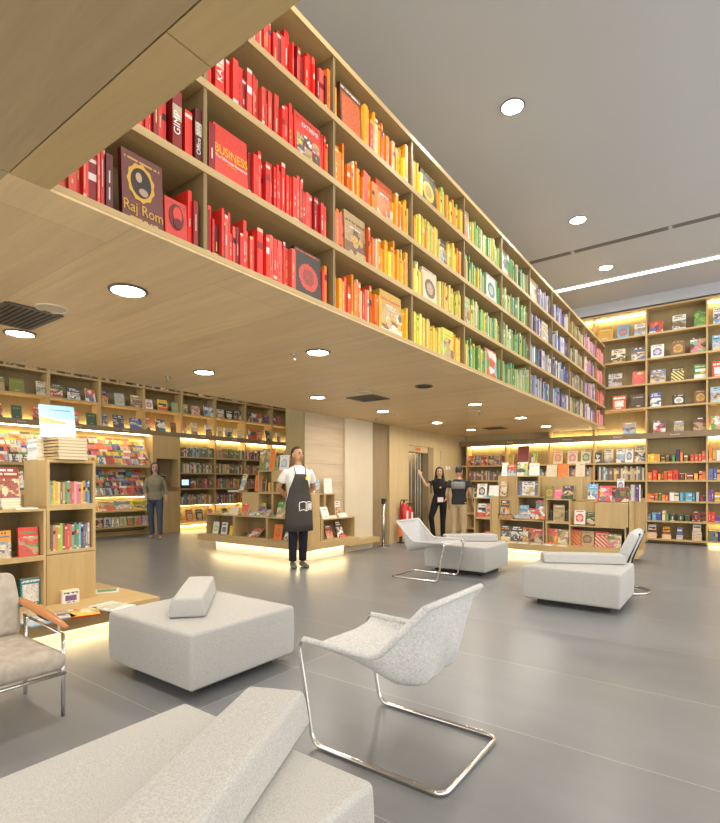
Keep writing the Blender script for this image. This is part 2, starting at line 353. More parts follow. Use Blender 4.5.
def vent(px, py, sx, sy, label):
    x, y = at_z(px, py, ZC)
    t = thing('ceiling_vent', label, 'air vent', (x, y, ZC), 0, 'square dark air vents')
    b = MB(); b.box(x - sx, x + sx, y - sy, y + sy, ZC - .006, ZC - .001); mk('backing', b, M_DARK, t)
    b = MB()
    for a in (-1, 1): b.box(x - sx, x + sx, y + a * sy - .015, y + a * sy + .015, ZC - .012, ZC - .002); b.box(x + a * sx - .015, x + a * sx + .015, y - sy, y + sy, ZC - .012, ZC - .002)
    mk('frame', b, M_DARKR, t)
    b = MB(); n = 9
    for k in range(1, n): q = y - sy + 2 * sy * k / n; b.box(x - sx, x + sx, q - .008, q + .006, ZC - .011, ZC - .004)
    mk('grille', b, M_DARKR, t)
vent(19, 316, .26, .16, 'long slatted dark vent in wooden ceiling above the armchair')
vent(368, 398, .21, .19, 'square dark vent in wooden ceiling between downlights above the pier')
vent(495, 428, .2, .18, 'small square dark vent in wooden ceiling near the back bookcase')
for px, py, w in ((52, 308, 'beside the slatted vent'), (363, 392, 'beside the square vent'), (474, 411, 'above the display island'), (391, 414, 'before the brown recess')):
    x, y = at_z(px, py, ZC); t = thing('ceiling_speaker', 'flush cream round speaker cover in wooden ceiling ' + w, 'speaker', (x, y, ZC), 0, 'round ceiling speakers')
    b = MB(); b.disc((x, y), .085, ZC - .005, 24, down=True); mk('grille', b, plain('speaker cream', (.55, .44, .29), .6), t)
    b = MB(); b.tube([(x + .09 * math.cos(a), y + .09 * math.sin(a), ZC - .003) for a in [2 * math.pi * k / 24 for k in range(24)]], .008, 5, closed=True); mk('rim', b, plain('speaker rim', (.62, .52, .36), .5), t)
for px, py, w in ((168, 377, 'nearest the magazine wall'), (293.5, 354, 'beside the second big downlight'), (376, 418, 'before the brown recess'), (480, 412, 'beyond the vent')):
    x, y = at_z(px, py, ZC); t = thing('sprinkler', 'small metal sprinkler head hanging from wooden ceiling ' + w, 'sprinkler', (x, y, ZC - .05), 0, 'ceiling sprinklers')
    b = MB(); b.disc((x, y), .035, ZC - .003, 14, down=True); b.tube([(x, y, ZC), (x, y, ZC - .045)], .009, 6); mk('body', b, M_STEEL, t)
    b = MB(); b.tube([(x, y, ZC - .045), (x, y, ZC - .05)], [.022, .022], 10); mk('deflector', b, M_STEEL, t)

# ------------------------------------------------------------------ book makers (front faces -Y, origin at base centre front)
rng = random.Random(7)
def jit(c, a=.12, r=None):
    r = r or rng; k = 1 + r.uniform(-a, a); return tuple(max(0, min(1, v * k * (1 + r.uniform(-.05, .05)))) for v in c)
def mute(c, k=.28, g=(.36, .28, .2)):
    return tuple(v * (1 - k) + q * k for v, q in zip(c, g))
def art(base, acc, style, r, nx=10, ny=14):
    B = mute(PAL[base], .12); A = mute(PAL[acc], .22); W = PAL['white'] if sum(B) < 1.2 else PAL['charcoal grey']
    G = [[jit(B, .07, r) for _ in range(nx)] for _ in range(ny)]
    def rect(i0, i1, j0, j1, c, a=.1):
        for j in range(max(0, j0), min(ny, j1)):
            for i in range(max(0, i0), min(nx, i1)): G[j][i] = jit(c, a, r)
    def words(j, c, i0=1, i1=None):
        for i in range(i0, i1 or nx - 1):
            if r.random() < .8: G[j][i] = c
    if style == 'title':
        words(ny - 3, W); words(ny - 4, W); rect(2, nx - 2, 3, ny - 6, A, .25); words(1, W, 3, nx - 3)
    elif style == 'photo':
        cool = any(q in base + acc for q in ('blue', 'teal', 'white', 'grey', 'sea')); C = [mute(jit(PAL[r.choice(['pale blue' if cool else 'tan', 'tan', 'brown', acc, acc, 'cream', base, base])], .2, r), .25) for _ in range(6)]
        f1, f2, p1, p2 = r.uniform(2, 6), r.uniform(5, 11), r.uniform(0, 6), r.uniform(0, 6); bl = [(r.random(), r.uniform(.1, .6), r.uniform(.06, .17), C[r.randint(0, 5)]) for _ in range(5)]
        for j in range(int(ny * .68)):
            for i in range(nx):
                u, v = i / nx, j / ny; q = v * 8 + math.sin(u * f1 + p1) * .9 + math.sin(u * f2 + v * 9 + p2) * .4
                c = C[max(0, min(5, int(q)))]
                for bx, by, br, bc in bl:
                    if (u - bx) ** 2 + (v - by) ** 2 < br * br: c = bc
                G[j][i] = jit(c, .18, r)
        jw = int(ny * .80); words(jw, A)
        if ny > 20: words(jw + 1, A); words(jw - 4, W, nx // 4, nx - nx // 4)
        else: words(ny - 2, W, 2, nx - 3)
    elif style == 'circle':
        for j in range(ny):
            for i in range(nx):
                q = ((i + .5) / nx - .5) ** 2 + (((j + .5) / ny - .45) * 1.25) ** 2
                if q < .13: G[j][i] = jit(A, .1, r)
                if q < .05: G[j][i] = jit(mute(A, .5, B), .25, r)
        words(ny - 2, A, 2, nx - 2)
    elif style == 'busy':
        cs = [base, acc, acc, 'white', r.choice(list(PAL)), r.choice(['red', 'yellow', 'blue', 'black', 'tan', 'pink'])]
        bx = [(r.randint(0, nx), r.randint(0, ny), PAL[r.choice(cs)]) for _ in range(12)]
        for j in range(ny):
            for i in range(nx):
                c = min(bx, key=lambda q: (q[0] - i) ** 2 + (q[1] - j) ** 2)[2]; G[j][i] = jit(mute(c, .25), .3, r)
        words(ny - 2, A, 0, nx); words(ny - 1, A, 1, nx)
    elif style == 'mag':
        K = PAL[r.choice(['tan', 'tan', 'brown', 'coral', 'charcoal grey', acc])]; cx = r.uniform(.35, .65)
        rect(0, nx, ny - 2, ny, A, .12)
        for j in range(ny - 2):
            for i in range(nx):
                if abs((i + .5) / nx - cx) < .28 * (1.1 - j / ny) + .06 and r.random() < .9: G[j][i] = jit(mute(K, .3), .25, r)
        if r.random() < .5: rect(0, nx // 2, 1, 2, A)
    elif style == 'sea':
        for j in range(ny):
            v = j / ny
            for i in range(nx):
                u = i / nx
                c = mute(PAL['pale blue'], v * .5, PAL['sky blue']) if v > .55 else mute(PAL['white'], .3 + .5 * v, PAL['pale blue'])
                if .42 < v < .62 - u * .22: c = PAL['tan']
                if v < .3 + .1 * math.sin(u * 6): c = mute(PAL['white'], .25 + .2 * math.sin(u * 9 + v * 20), PAL['tan'])
                if .80 < v < .84 and .3 < u < .85: c = PAL['slate blue']
                G[j][i] = jit(c, .06, r)
    elif style == 'stripes':
        for j in range(ny):
            for i in range(nx):
                if (i + j) % 4 < 2: G[j][i] = jit(A, .1, r)
        rect(0, nx, ny - 4, ny, B); words(ny - 3, A)
    elif style == 'blocks':
        rect(0, nx, 0, ny // 3, A); rect(1, nx - 1, ny // 2, ny - 5, W, .1); words(ny - 3, A); rect(nx // 2, nx - 1, ny // 3 + 1, ny // 2, PAL[r.choice(['red', 'yellow', 'teal'])])
    elif style == 'plain':
        words(ny - 4, A, 2, nx - 2); words(2, A, 4, nx - 4)
    return G
MESHES = {}
def face_book_mesh(w, h, t, base, acc, style, lean, seed, nx=10, ny=14):
    """a book (or magazine) whose cover faces -Y, leaning back by `lean` about its lower back edge"""
    r = random.Random(seed); b = MB(); B = PAL[base]; pg = PAL['cream']; e = .0015
    b.grid((-w / 2, 0, 0), (w, 0, 0), (0, 0, h), art(base, acc, style, r, nx, ny))
    b.quad((-w / 2, t, 0), (-w / 2, 0, 0), (-w / 2, 0, h), (-w / 2, t, h), jit(B, .1, r)); b.quad((w / 2, 0, 0), (w / 2, t, 0), (w / 2, t, h), (w / 2, 0, h), pg)
    b.quad((-w / 2, 0, h), (w / 2, 0, h), (w / 2, t, h), (-w / 2, t, h), pg); b.quad((-w / 2, t, 0), (w / 2, t, 0), (w / 2, 0, 0), (-w / 2, 0, 0), B)
    b.quad((w / 2, t, 0), (-w / 2, t, 0), (-w / 2, t, h), (w / 2, t, h), B)
    Mx = Matrix.Rotation(-lean, 4, 'X'); b.v = [tuple(Mx @ Vector(v)) for v in b.v]
    return b
USED = {}
def uniq(label):
    n = USED.get(label, 0); USED[label] = n + 1
    return label if n == 0 else label + ', ' + ORD[n] + ' alike'
ACCW = {'title': 'titled', 'photo': 'photographic', 'circle': 'round motif', 'busy': 'busy collage', 'stripes': 'striped', 'blocks': 'colour block', 'plain': 'plain', 'mag': 'cover', 'sea': 'seascape'}
def dbook(x, y, z, rz, w, h, base, acc, style, where, t=.02, lean=.17, name='display_book', cat='book', group=None, nx=12, ny=16, label=None):
    me = face_book_mesh(w, h, t, base, acc, style, lean, rng.random(), nx, ny).mesh(name, M_BOOK)
    o = bpy.data.objects.new(name, me); COL.objects.link(o); o.location = (x, y, z); o.rotation_euler = (0, 0, rz)
    noun = 'magazine' if name == 'magazine' else 'book'
    a = '' if acc == base else ' and ' + acc
    lab = label or uniq('%s%s %s %s %s' % (base, a, ACCW[style], noun, where))
    return tag(o, lab, cat, group)
def spine_mb(th, h, d, col, r, detail=True, m=0.0):
    """a book standing with its spine towards -Y"""
    b = MB(); C = mute(jit(col, .12, r), m); pg = PAL['cream']
    lum = sum(C)
    T = jit(r.choice([PAL['white'], PAL['white'], PAL['pale yellow'], PAL['black'], PAL['cream']] if lum < 1.3 else [PAL['black'], PAL['dark red'], PAL['navy blue'], C]), .1, r)
    if detail:
        T = mute(T, .25, C); nx, ny = 5, 14; G = [[C] * nx for _ in range(ny)]
        k = r.random()
        if k < .62:
            j0 = r.randint(2, 4); j1 = r.randint(7, 10)
            for j in range(j0, j1):
                if r.random() < .75: G[j][2] = T
        if k > .45:
            j = r.choice([0, 1, 12, 13]); G[j] = [T] * nx
        if k > .8:
            Q = jit(PAL[r.choice(['black', 'gold', 'white', 'navy blue', 'dark red'])], .1, r); j = r.randint(7, 9); G[j] = [Q] * nx; G[j + 1] = [Q] * nx
        b.grid((-th / 2, 0, 0), (th, 0, 0), (0, 0, h), G)
    else:
        T = mute(T, .4, C); G = [[C], [C], [T if r.random() < .45 else C], [C]]
        b.grid((-th / 2, 0, 0), (th, 0, 0), (0, 0, h), G)
    b.quad((-th / 2, d, 0), (-th / 2, 0, 0), (-th / 2, 0, h), (-th / 2, d, h), C); b.quad((th / 2, 0, 0), (th / 2, d, 0), (th / 2, d, h), (th / 2, 0, h), C)
    b.quad((-th / 2, 0, h), (th / 2, 0, h), (th / 2, .004, h), (-th / 2, .004, h), C); b.quad((-th / 2, .004, h - .002), (th / 2, .004, h - .002), (th / 2, d, h - .002), (-th / 2, d, h - .002), pg)
    b.quad((-th / 2, d, 0), (th / 2, d, 0), (th / 2, 0, 0), (-th / 2, 0, 0), C); b.quad((th / 2, d, 0), (-th / 2, d, 0), (-th / 2, d, h), (th / 2, d, h), C)
    return b
def merge(dst, src, Mx):
    n = len(dst.v); dst.v += [tuple(Mx @ Vector(v)) for v in src.v]
    dst.f += [[n + i for i in f] for f in src.f]; dst.c += src.c; dst.m += src.m
def place(x, y, z, rz): return Matrix.Translation((x, y, z)) @ Matrix.Rotation(rz, 4, 'Z')

# ------------------------------------------------------------------ mezzanine bookcase
UP = [.58 + 1.04 * k for k in range(1, 11)]          # uprights
END = 11.86; TH = .04; PIT = .4325; DEP = .33
SH = [ZC + TH + PIT * k for k in range(4)]            # shelf tops
TOP = ZC + PIT * 4
t = thing('mezzanine_bookcase', 'long four-tier oak bookcase along mezzanine edge with rainbow ordered books', 'bookcase', (XB - DEP / 2, 6, ZC))
for k in range(5):
    b = MB(); z = ZC + PIT * k; b.box(XB - DEP, XB, .4, END, z + (.013 if k == 0 else 0), z + TH); mk('shelf', b, M_WOODY, t)
for y in [.58] + UP + [END - .02]:
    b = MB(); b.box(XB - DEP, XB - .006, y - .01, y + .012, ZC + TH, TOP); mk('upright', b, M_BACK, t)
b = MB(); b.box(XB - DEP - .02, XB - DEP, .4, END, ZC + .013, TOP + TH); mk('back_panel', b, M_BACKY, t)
def pal_at(y, tier):
    q = y / 1.02 + rng.uniform(-.12, .12)
    if q < 2.58: return (['red'] * 5 + ['bright red'] * 6 + ['coral'] * 5 + ['dark red'] * 3 + ['maroon'] * 1, 'red')
    if q < 3.2: return (['orange'] * 6 + ['burnt orange'] * 2 + ['amber'] * 3 + ['coral', 'cream'], 'orange')
    if q < 3.6: return (['orange'] * 3 + ['amber'] * 5 + ['yellow'] * 2, 'orange')
    if q < 4.62: return (['yellow'] * 7 + ['amber'] * 3 + ['pale yellow'] * 3 + ['lime green'], 'yellow')
    if q < 5.65: return (['lime green'] * 3 + ['green'] * 3 + ['pale green'] * 3 + ['mint green'] * 2 + ['cream'] + ['yellow'] * 2, 'green')
    if q < 6.67: return (['green'] * 3 + ['dark green'] * 2 + ['pale green'] * 3 + ['mint green'] * 2 + ['cream', 'olive', 'tan', 'lime green'], 'green')
    if q < 7.7: return (['navy blue'] * 2 + ['slate blue'] * 2 + ['pale blue'] * 3 + ['teal'] + ['pale grey'] * 2 + ['white'] * 2 + ['lilac'], 'blue')
    if q < 8.7: return (['navy blue'] * 2 + ['blue'] * 3 + ['pale blue'] * 2 + ['slate blue'] * 2 + ['white'] * 2 + ['lilac'], 'blue')
    if q < 9.7: return (['olive'] * 2 + ['tan'] * 3 + ['brown'] + ['black'] + ['cream'] * 3 + ['charcoal grey'] + ['grey'] * 2, 'brown')
    if q < 10.8: return (['lilac'] * 3 + ['purple'] * 2 + ['white'] * 3 + ['pink'] + ['pale pink'] * 2 + ['slate blue'], 'purple')
    return (['pink'] * 3 + ['coral'] * 3 + ['pale pink'] * 3 + ['red'] * 2, 'pink')
TIER = ['bottom', 'second', 'third', 'top']
BAYW = ['before the nearest upright', 'after the nearest upright'] + ['after the %s upright' % o for o in ORD[1:12]]
# face-out books on the mezzanine: (tier, y0, y1, height, base, accent, style, thickness, label)
FACE = [(0, y_on(127, XB), y_on(168, XB), .325, 'maroon', 'gold', 'plain', .03, 'large maroon book with gilt framed portrait of a veiled woman, bottom mezzanine shelf'),
        (0, y_on(170, XB), y_on(192, XB), .20, 'red', 'maroon', 'plain', .02, 'small red book showing a dark bearded face beside the gilt framed portrait'),
        (1, y_on(219, XB), y_on(252.5, XB), .29, 'bright red', 'bright red', 'plain', .035, 'bright red hardback titled BUSINESS in yellow capitals on the mezzanine shelf'),
        (2, y_on(299.5, XB), y_on(326, XB), .285, 'bright red', 'navy blue', 'plain', .03, 'red book titled EXTREME with picture tiles, third mezzanine shelf'),
        (0, y_on(300, XB), y_on(326, XB), .30, 'black', 'red', 'circle', .03, 'black book with burst of red flowers, bottom mezzanine shelf before orange books'),
        (3, y_on(345.5, XB), y_on(366, XB), .33, 'brown', 'burnt orange', 'title', .03, 'big brown book with faded title beside white spine, top mezzanine shelf'),
        (2, y_on(381, XB), y_on(397, XB), .30, 'burnt orange', 'orange', 'photo', .03, 'rust coloured photographic book, third mezzanine shelf among orange spines'),
        (1, y_on(349.5, XB), y_on(370, XB), .32, 'tan', 'brown', 'photo', .03, 'tan book with brown photograph, second mezzanine shelf among orange spines'),
        (0, y_on(385, XB), y_on(406, XB), .33, 'gold', 'burnt orange', 'photo', .07, 'thick golden book titled 1000 standing at end of orange bottom shelf'),
        (3, y_on(425, XB), y_on(440, XB), .30, 'charcoal grey', 'yellow', 'circle', .03, 'dark patterned book with yellow base, top mezzanine shelf among yellow spines'),
        (2, y_on(443, XB), y_on(450, XB), .25, 'dark brown', 'grey', 'photo', .02, 'dark photographic book among yellow spines, third mezzanine shelf'),
        (1, y_on(427, XB), y_on(441, XB), .30, 'cream', 'brown', 'circle', .03, 'cream book with brown round picture, second mezzanine shelf among yellow spines'),
        (0, y_on(447, XB), y_on(458, XB), .29, 'yellow', 'lime green', 'photo', .02, 'yellow face-out book with green picture, bottom mezzanine shelf'),
        (1, y_on(465.5, XB), y_on(474, XB), .30, 'pale green', 'tan', 'photo', .02, 'pale green photographic book just past the fourth upright, second mezzanine shelf'),
        (3, y_on(465.5, XB), y_on(473, XB), .32, 'olive', 'tan', 'busy', .02, 'olive collage book just past the fourth upright, top mezzanine shelf'),
        (2, y_on(490, XB), y_on(499.5, XB), .30, 'white', 'teal', 'circle', .02, 'white book with teal round picture among green spines, third mezzanine shelf'),
        (0, y_on(489, XB), y_on(500, XB), .32, 'green', 'red', 'busy', .02, 'green collage book among green spines, bottom mezzanine shelf'),
        (3, y_on(504, XB), y_on(513, XB), .32, 'green', 'burnt orange', 'busy', .02, 'green book with orange flowers after fifth upright, top mezzanine shelf'),
        (3, y_on(533, XB), y_on(540, XB), .32, 'tan', 'brown', 'photo', .02, 'tan photographic book after sixth upright, top mezzanine shelf'),
        (2, y_on(545, XB), y_on(551, XB), .30, 'cream', 'grey', 'photo', .02, 'cream book at the end of the first blue bay, third mezzanine shelf')]
special = {}
for f in FACE:
    tier, y0, y1, h, base, acc, style, th, lab = f
    o = dbook(XB - .035, (y0 + y1) / 2, SH[tier], R(90), y1 - y0, h, base, acc, style, '', t=th, lean=.05, label=lab, group='books facing out on the mezzanine', nx=28, ny=36)
    special[lab[:16]] = (o, y1 - y0, h)
LABELLED = 0; rest = MB(); nrest = 0
order = []
for tier in range(4):
    ys = sorted([(f[1], f[2]) for f in FACE if f[0] == tier])
    blocks = [(u - .012, u + .014) for u in [.58] + UP]
    occ = sorted(ys + blocks); y = .60; idx = {}
    while y < END - .08:
        r = random.Random(int(y * 1000) + tier * 7919)
        pal, fam = pal_at(y, tier); cn = rng.choice(pal)
        th = rng.choice([.012, .016, .02, .022, .026, .03, .036, .042]); h = min(.345, max(.17, rng.gauss(.245, .03))); dd = rng.uniform(.14, .2)
        hit = [o for o in occ if y < o[1] and y + th > o[0]]
        if hit: y = max(o[1] for o in hit) + .002; continue
        if rng.random() < .025: y += .03; continue
        order.append((tier, y + th / 2, th * .97, h, dd, cn)); y += th + .0006
order.sort(key=lambda q: q[1])
vis = []
for q in order:      # visible from the photograph: hidden ones behind the near edge of the void are few; take the nearest 300
    tier, y, th, h, dd, cn = q
    lim = {0: .89, 1: 1.09, 2: 1.42, 3: 1.66}[tier]
    if y < lim: continue
    vis.append(q)
cnt = {}
for i, (tier, y, th, h, dd, cn) in enumerate(vis):
    bay = sum(1 for u in [.58] + UP if u < y) - 1
    out = rng.uniform(.015, .05)
    if i < 300:
        key = (tier, bay); cnt[key] = cnt.get(key, 0) + 1
        me = spine_mb(th, h, dd, PAL[cn], rng).mesh('book', M_BOOK)
        o = bpy.data.objects.new('book', me); COL.objects.link(o); o.location = (XB - out, y, SH[tier]); o.rotation_euler = (0, 0, R(90))
        size = 'thick' if th > .033 else ('slim' if th < .019 else 'medium')
        tall = 'tall' if h > .26 else ('short' if h < .225 else 'mid-height')
        tag(o, '%s %s %s spine, %s %s, %s mezzanine shelf' % (size, tall, cn, ORD[cnt[key] - 1], BAYW[bay], TIER[tier]), 'book', 'upright books on the mezzanine bookcase')
    else:
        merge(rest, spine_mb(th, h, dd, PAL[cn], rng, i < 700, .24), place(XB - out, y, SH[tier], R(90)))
tag(mk('distant_books', rest, M_BOOK), 'rows of yellow, green, blue and pink books farther along the mezzanine bookcase', 'books', None, 'stuff')
def lettering(o, txt, size, mat, x, z, sx=1, y=-.002, name='title', lean=.05, rot=0):
    Mx = Matrix.Rotation(-lean, 4, 'X') @ Matrix.Translation((x, y, z)) @ Matrix.Rotation(R(90), 4, 'X') @ Matrix.Rotation(R(rot), 4, 'Z')
    me = text_mesh(txt, size, mat, Mx, sx=sx); c = bpy.data.objects.new(name, me); COL.objects.link(c); c.parent = o
    return c
def ellipse_patch(o, cx, cz, rx, rz, mat, name, y=-.003, lean=.05, jag=0, seg=28):
    b = MB(); vs = []
    for k in range(seg):
        a = 2 * math.pi * k / seg; q = 1 + (jag if k % 2 else -jag)
        vs.append((cx + rx * q * math.cos(a), y, cz + rz * q * math.sin(a)))
    b.add(vs + [(x, 0, z) for x, _, z in vs], [tuple(range(seg))] + [(k, k + seg, (k + 1) % seg + seg, (k + 1) % seg) for k in range(seg)])
    Mx = Matrix.Rotation(-lean, 4, 'X'); b.v = [tuple(Mx @ Vector(v)) for v in b.v]
    c = mk(name, b, mat, o, world=False); return c
o, w, h = special['large maroon boo']
ellipse_patch(o, -.01, h * .60, w * .33, h * .27, M_GOLDT, 'gilt_frame', -.003, jag=.05, seg=22)
ellipse_patch(o, -.01, h * .60, w * .25, h * .21, plain('portrait dark', (.03, .018, .015), .5), 'portrait_ground', -.0045)
ellipse_patch(o, -.022, h * .665, w * .075, h * .07, plain('portrait skin', (.50, .33, .22), .5), 'portrait_face', -.006)
ellipse_patch(o, .0, h * .475, w * .11, h * .055, plain('portrait bust', (.42, .27, .18), .5), 'portrait_bust', -.006)
lettering(o, 'Raj Rom', .068, M_GOLDT, 0, h * .21, .85)
o, w, h = special['small red book s']
ellipse_patch(o, 0, h * .58, w * .33, h * .32, plain('dark red ink', (.16, .012, .01), .5), 'hair_shape'); ellipse_patch(o, .005, h * .64, w * .2, h * .2, plain('red ink', (.65, .05, .03), .5), 'face_shape', -.005)
ellipse_patch(o, .005, h * .42, w * .19, h * .13, plain('dark red ink beard', (.12, .01, .01), .5), 'beard_shape', -.0065)
o, w, h = special['bright red hardb']
lettering(o, 'BUSINESS', .068, M_YELT, 0, h * .54, .80); lettering(o, 'The Ultimate Resource', .027, M_WHT, 0, h * .40, .86); lettering(o, 'NEW EDITION', .010, M_YELT, 0, h * .33, 1)
o, w, h = special['red book titled ']
lettering(o, 'EXTREME', .040, M_WHT, .02, h * .80, .95)
for k, (cx, cz, cc) in enumerate(((-.3, .42, 'navy blue'), (-.02, .46, 'burnt orange'), (.28, .46, 'pale blue'), (-.3, .17, 'pale blue'), (-.02, .2, 'olive'), (.28, .2, 'tan'))):
    b = MB(); G = art(cc, 'charcoal grey' if k % 2 else 'tan', 'busy', random.Random(k), 5, 5); b.grid((cx * w - w * .14, -.003, cz * h - h * .12), (w * .27, 0, 0), (0, 0, h * .24), G)
    Mx = Matrix.Rotation(-.05, 4, 'X'); b.v = [tuple(Mx @ Vector(v)) for v in b.v]; mk('picture_tile', b, M_BOOK, o, world=False)
o, w, h = special['thick golden boo']
lettering(o, '1000x', .062, M_WHT, -.01, h * .62, .9); 
o, w, h = special['tan book with br']
lettering(o, 'ROMA', .045, M_YELT, 0, h * .40, .9)
# lettered spines in the first and second bay: GIMP, Office 2010, KATE
def spine_title(px, tier, th, h, col, txt, size, label, mat=M_WHT):
    y = y_on(px, XB - .02); near = [q for q in bpy.data.objects if q.name.startswith('book') and q.type == 'MESH' and abs(q.location.z - SH[tier]) < .01 and abs(q.location.y - y) < (th / 2 + .02) and q.location.x < XB]
    for q in near: bpy.data.objects.remove(q)
    me = spine_mb(th, h, .18, PAL[col], random.Random(3), False).mesh('book', M_BOOK)
    o = bpy.data.objects.new('book', me); COL.objects.link(o); o.location = (XB - .018, y, SH[tier]); o.rotation_euler = (0, 0, R(90))
    tag(o, label, 'book', 'upright books on the mezzanine bookcase')
    lettering(o, txt, size, mat, .0, h * .45, 1, -.001, 'spine_title', 0, 90)
spine_title(177, 1, .05, .29, 'dark red', 'GIMP', .05, 'thick dark red spine lettered GIMP in white, second mezzanine shelf')
spine_title(198.5, 1, .04, .27, 'maroon', 'Office 2010', .034, 'dark maroon spine lettered Office 2010 beside the nearest upright')
spine_title(219.5, 2, .055, .27, 'bright red', 'KATE', .05, 'bright red spine with tall white KATE lettering, third mezzanine shelf')

# ------------------------------------------------------------------ wall bookcases
def led(parent, x0, x1, y0, y1, z0, z1, name='led_strip', m=None):
    b = MB(); b.box(x0, x1, y0, y1, z0, z1); mk(name, b, m or M_LED, parent)
UXB = [-5.36, -4.36, -3.34, -2.39, -1.39, -.356, .66, 1.7, 2.72]
ZLOW = [.10, .47, .87, 1.29, 1.66]; ZUP = [2.79, 3.28, 3.79, 4.30]; RB, RT = 2.14, 2.26
t = thing('back_bookcase', 'tall oak wall bookcase along the back wall with lit signboard rail', 'bookcase', (-1.3, YB + .17, 0))
bk = t
for z in ZLOW + ZUP + [4.84]:
    b = MB(); x0 = UXB[0] - .12 if z < RT else -3.45; b.box(x0, UXB[-1], YB, YB + .33, z - .035, z); mk('shelf', b, M_WOODX, t)
for x in UXB:
    b = MB(); b.box(x - .015, x + .015, YB + .012, YB + .33, .02, RB if x < -3.4 else 4.81); mk('upright', b, M_WOODZ, t)
b = MB(); b.box(XE + .005, UXB[-1], YB - .03, YB + .33, RB, RT); mk('sign_rail', b, M_RAIL, t)
b = MB(); b.box(-5.5, UXB[-1], YB + .31, YB + .34, .3, 4.84); mk('back_panel', b, M_OLIVE, t)
b = MB(); b.box(-5.5, UXB[-1], YB + .24, YB + .3, 0, .07); mk('plinth', b, M_WOODX, t)
for i in range(len(UXB) - 1):
    x0, x1 = UXB[i] + .02, UXB[i + 1] - .02
    if i != 4:
        led(t, x0, x1, YB + .25, YB + .295, RB - .02, RB - .001)
        if i >= 2: led(t, x0, x1, YB + .24, YB + .27, RT + .001, RT + .012)
        if i >= 2: led(t, x0, x1, YB + .24, YB + .28, 4.785, 4.803)
    if i >= 5: led(t, x0, x1, YB + .2, YB + .23, ZLOW[1] - .047, ZLOW[1] - .036); led(t, x0, x1, YB + .2, YB + .23, .05, .063)
def sign(parent, x, y, z, rz, n, seedv):
    """small raised cream word on the rail, too small to read in the photograph"""
    r = random.Random(seedv); b = MB(); q = -n * .011
    for k in range(n):
        hh = .034 if k == 0 else r.choice([.022, .022, .03]); b.box(q, q + .007, -.004, 0, -.014, -.014 + hh); b.box(q, q + .016, -.004, 0, -.014, -.008) if r.random() < .5 else b.box(q, q + .015, -.004, 0, .0, .006)
        q += .022
    Mx = place(x, y, z, rz); b.v = [tuple(Mx @ Vector(v)) for v in b.v]; mk('sign_lettering', b, M_WHT, [q for q in parent.children if q.name.startswith('sign_rail')][0], label='small cream category lettering')
for px, n in ((510.5, 7), (567.5, 9), (618, 8), (675.5, 8)): sign(bk, x_on(px, YB - .03), YB - .031, (RB + RT) / 2, 0, n, px)

ZL = [.25, .68, 1.09, 1.49, 1.90]; RLB, RLT = 2.38, 2.49; ZUL = [3.0, 3.5, 4.0, 4.5]
UYL = [3.565 - 1.04 + 1.04 * k for k in range(0, 10)]
UYL = [2.53, 3.57, 4.61, 5.65, 6.69, 7.72, 8.76, 9.81, 10.86, 11.9]
t = thing('left_bookcase', 'long oak wall bookcase beyond the mezzanine with magazine racks and glowing shelves', 'bookcase', (XL - .16, 7, 0)); lk = t
for z in ZUL:
    b = MB(); b.box(XL - .33, XL, .8, 12.2, z - .035, z); mk('shelf', b, M_WOODY, t)
for z in ZL:
    b = MB(); b.box(XL - .33, XL, 7.66, 12.2, z - .035, z); mk('shelf', b, M_WOODY, t)
for y in UYL:
    b = MB(); b.box(XL - .33, XL - .012 if y < 12 else XL, y - .03, y + .03, RLT, 4.6); mk('upright', b, M_WOODZ, t)
for y in (8.76, 9.81, 10.86):
    b = MB(); b.box(XL - .33, XL - .012, y - .02, y + .02, .03, RLB); mk('upright', b, M_WOODZ, t)
b = MB(); b.box(XL - .36, XL + .02, .8, 12.2, RLB, RLT); mk('sign_rail', b, M_RAIL, t)
b = MB(); b.box(XL - .35, XL - .33, .8, 12.2, .1, 4.6); mk('back_panel', b, M_OLIVE, t)
b = MB(); b.box(XL - .30, XL - .27, .8, 12.2, 0, .1); mk('plinth', b, M_WOODY, t)
# kiosk panel with a niche
ky0, ky1 = 6.90, 7.66; n0, n1, nz0, nz1 = 7.0, 7.60, 1.10, 1.82
b = MB(); X0 = XL - .33
b.box(X0, XL + .01, ky0, n0, 0, RLB); b.box(X0, XL + .01, n1, ky1, 0, RLB); b.box(X0, XL + .01, n0, n1, 0, nz0); b.box(X0, XL + .01, n0, n1, nz1, RLB); b.box(X0, X0 + .02, n0, n1, nz0, nz1, mat=1)
mk('kiosk_panel', b, [M_WOODZ, M_TAUPE], t)
b = MB(); b.box(XL - .3, XL + .06, n0, n1, nz0 - .02, nz0 + .01); mk('kiosk_ledge', b, M_RAIL, t)
k = thing('computer_monitor', 'small dark computer screen standing in the wall niche', 'monitor', (XL - .15, 7.19, nz0 + .01))
b = MB(); b.box(XL - .17, XL - .15, 7.04, 7.34, nz0 + .06, nz0 + .30); mk('casing', b, M_DARK, k)
b = MB(); b.box(XL - .15, XL - .147, 7.06, 7.32, nz0 + .08, nz0 + .28); mk('screen', b, plain('navy screen', (.02, .03, .09), .2), k)
b = MB(); b.box(XL - .2, XL - .12, 7.13, 7.25, nz0 + .01, nz0 + .02); b.box(XL - .17, XL - .155, 7.17, 7.21, nz0 + .02, nz0 + .08); mk('stand', b, M_DARK, k)
k = thing('tablet', 'small blue-screened terminal on the lower shelf beside the kiosk', 'tablet', (XL - .05, 7.85, ZL[2]))
b = MB(); b.box(XL - .1, XL - .06, 7.72, 7.98, ZL[2], ZL[2] + .25); mk('casing', b, M_DARK, k)
b = MB(); b.box(XL - .06, XL - .055, 7.75, 7.95, ZL[2] + .08, ZL[2] + .22); mk('screen', b, emit('blue screen', (.25, .45, 1), 1.2), k)
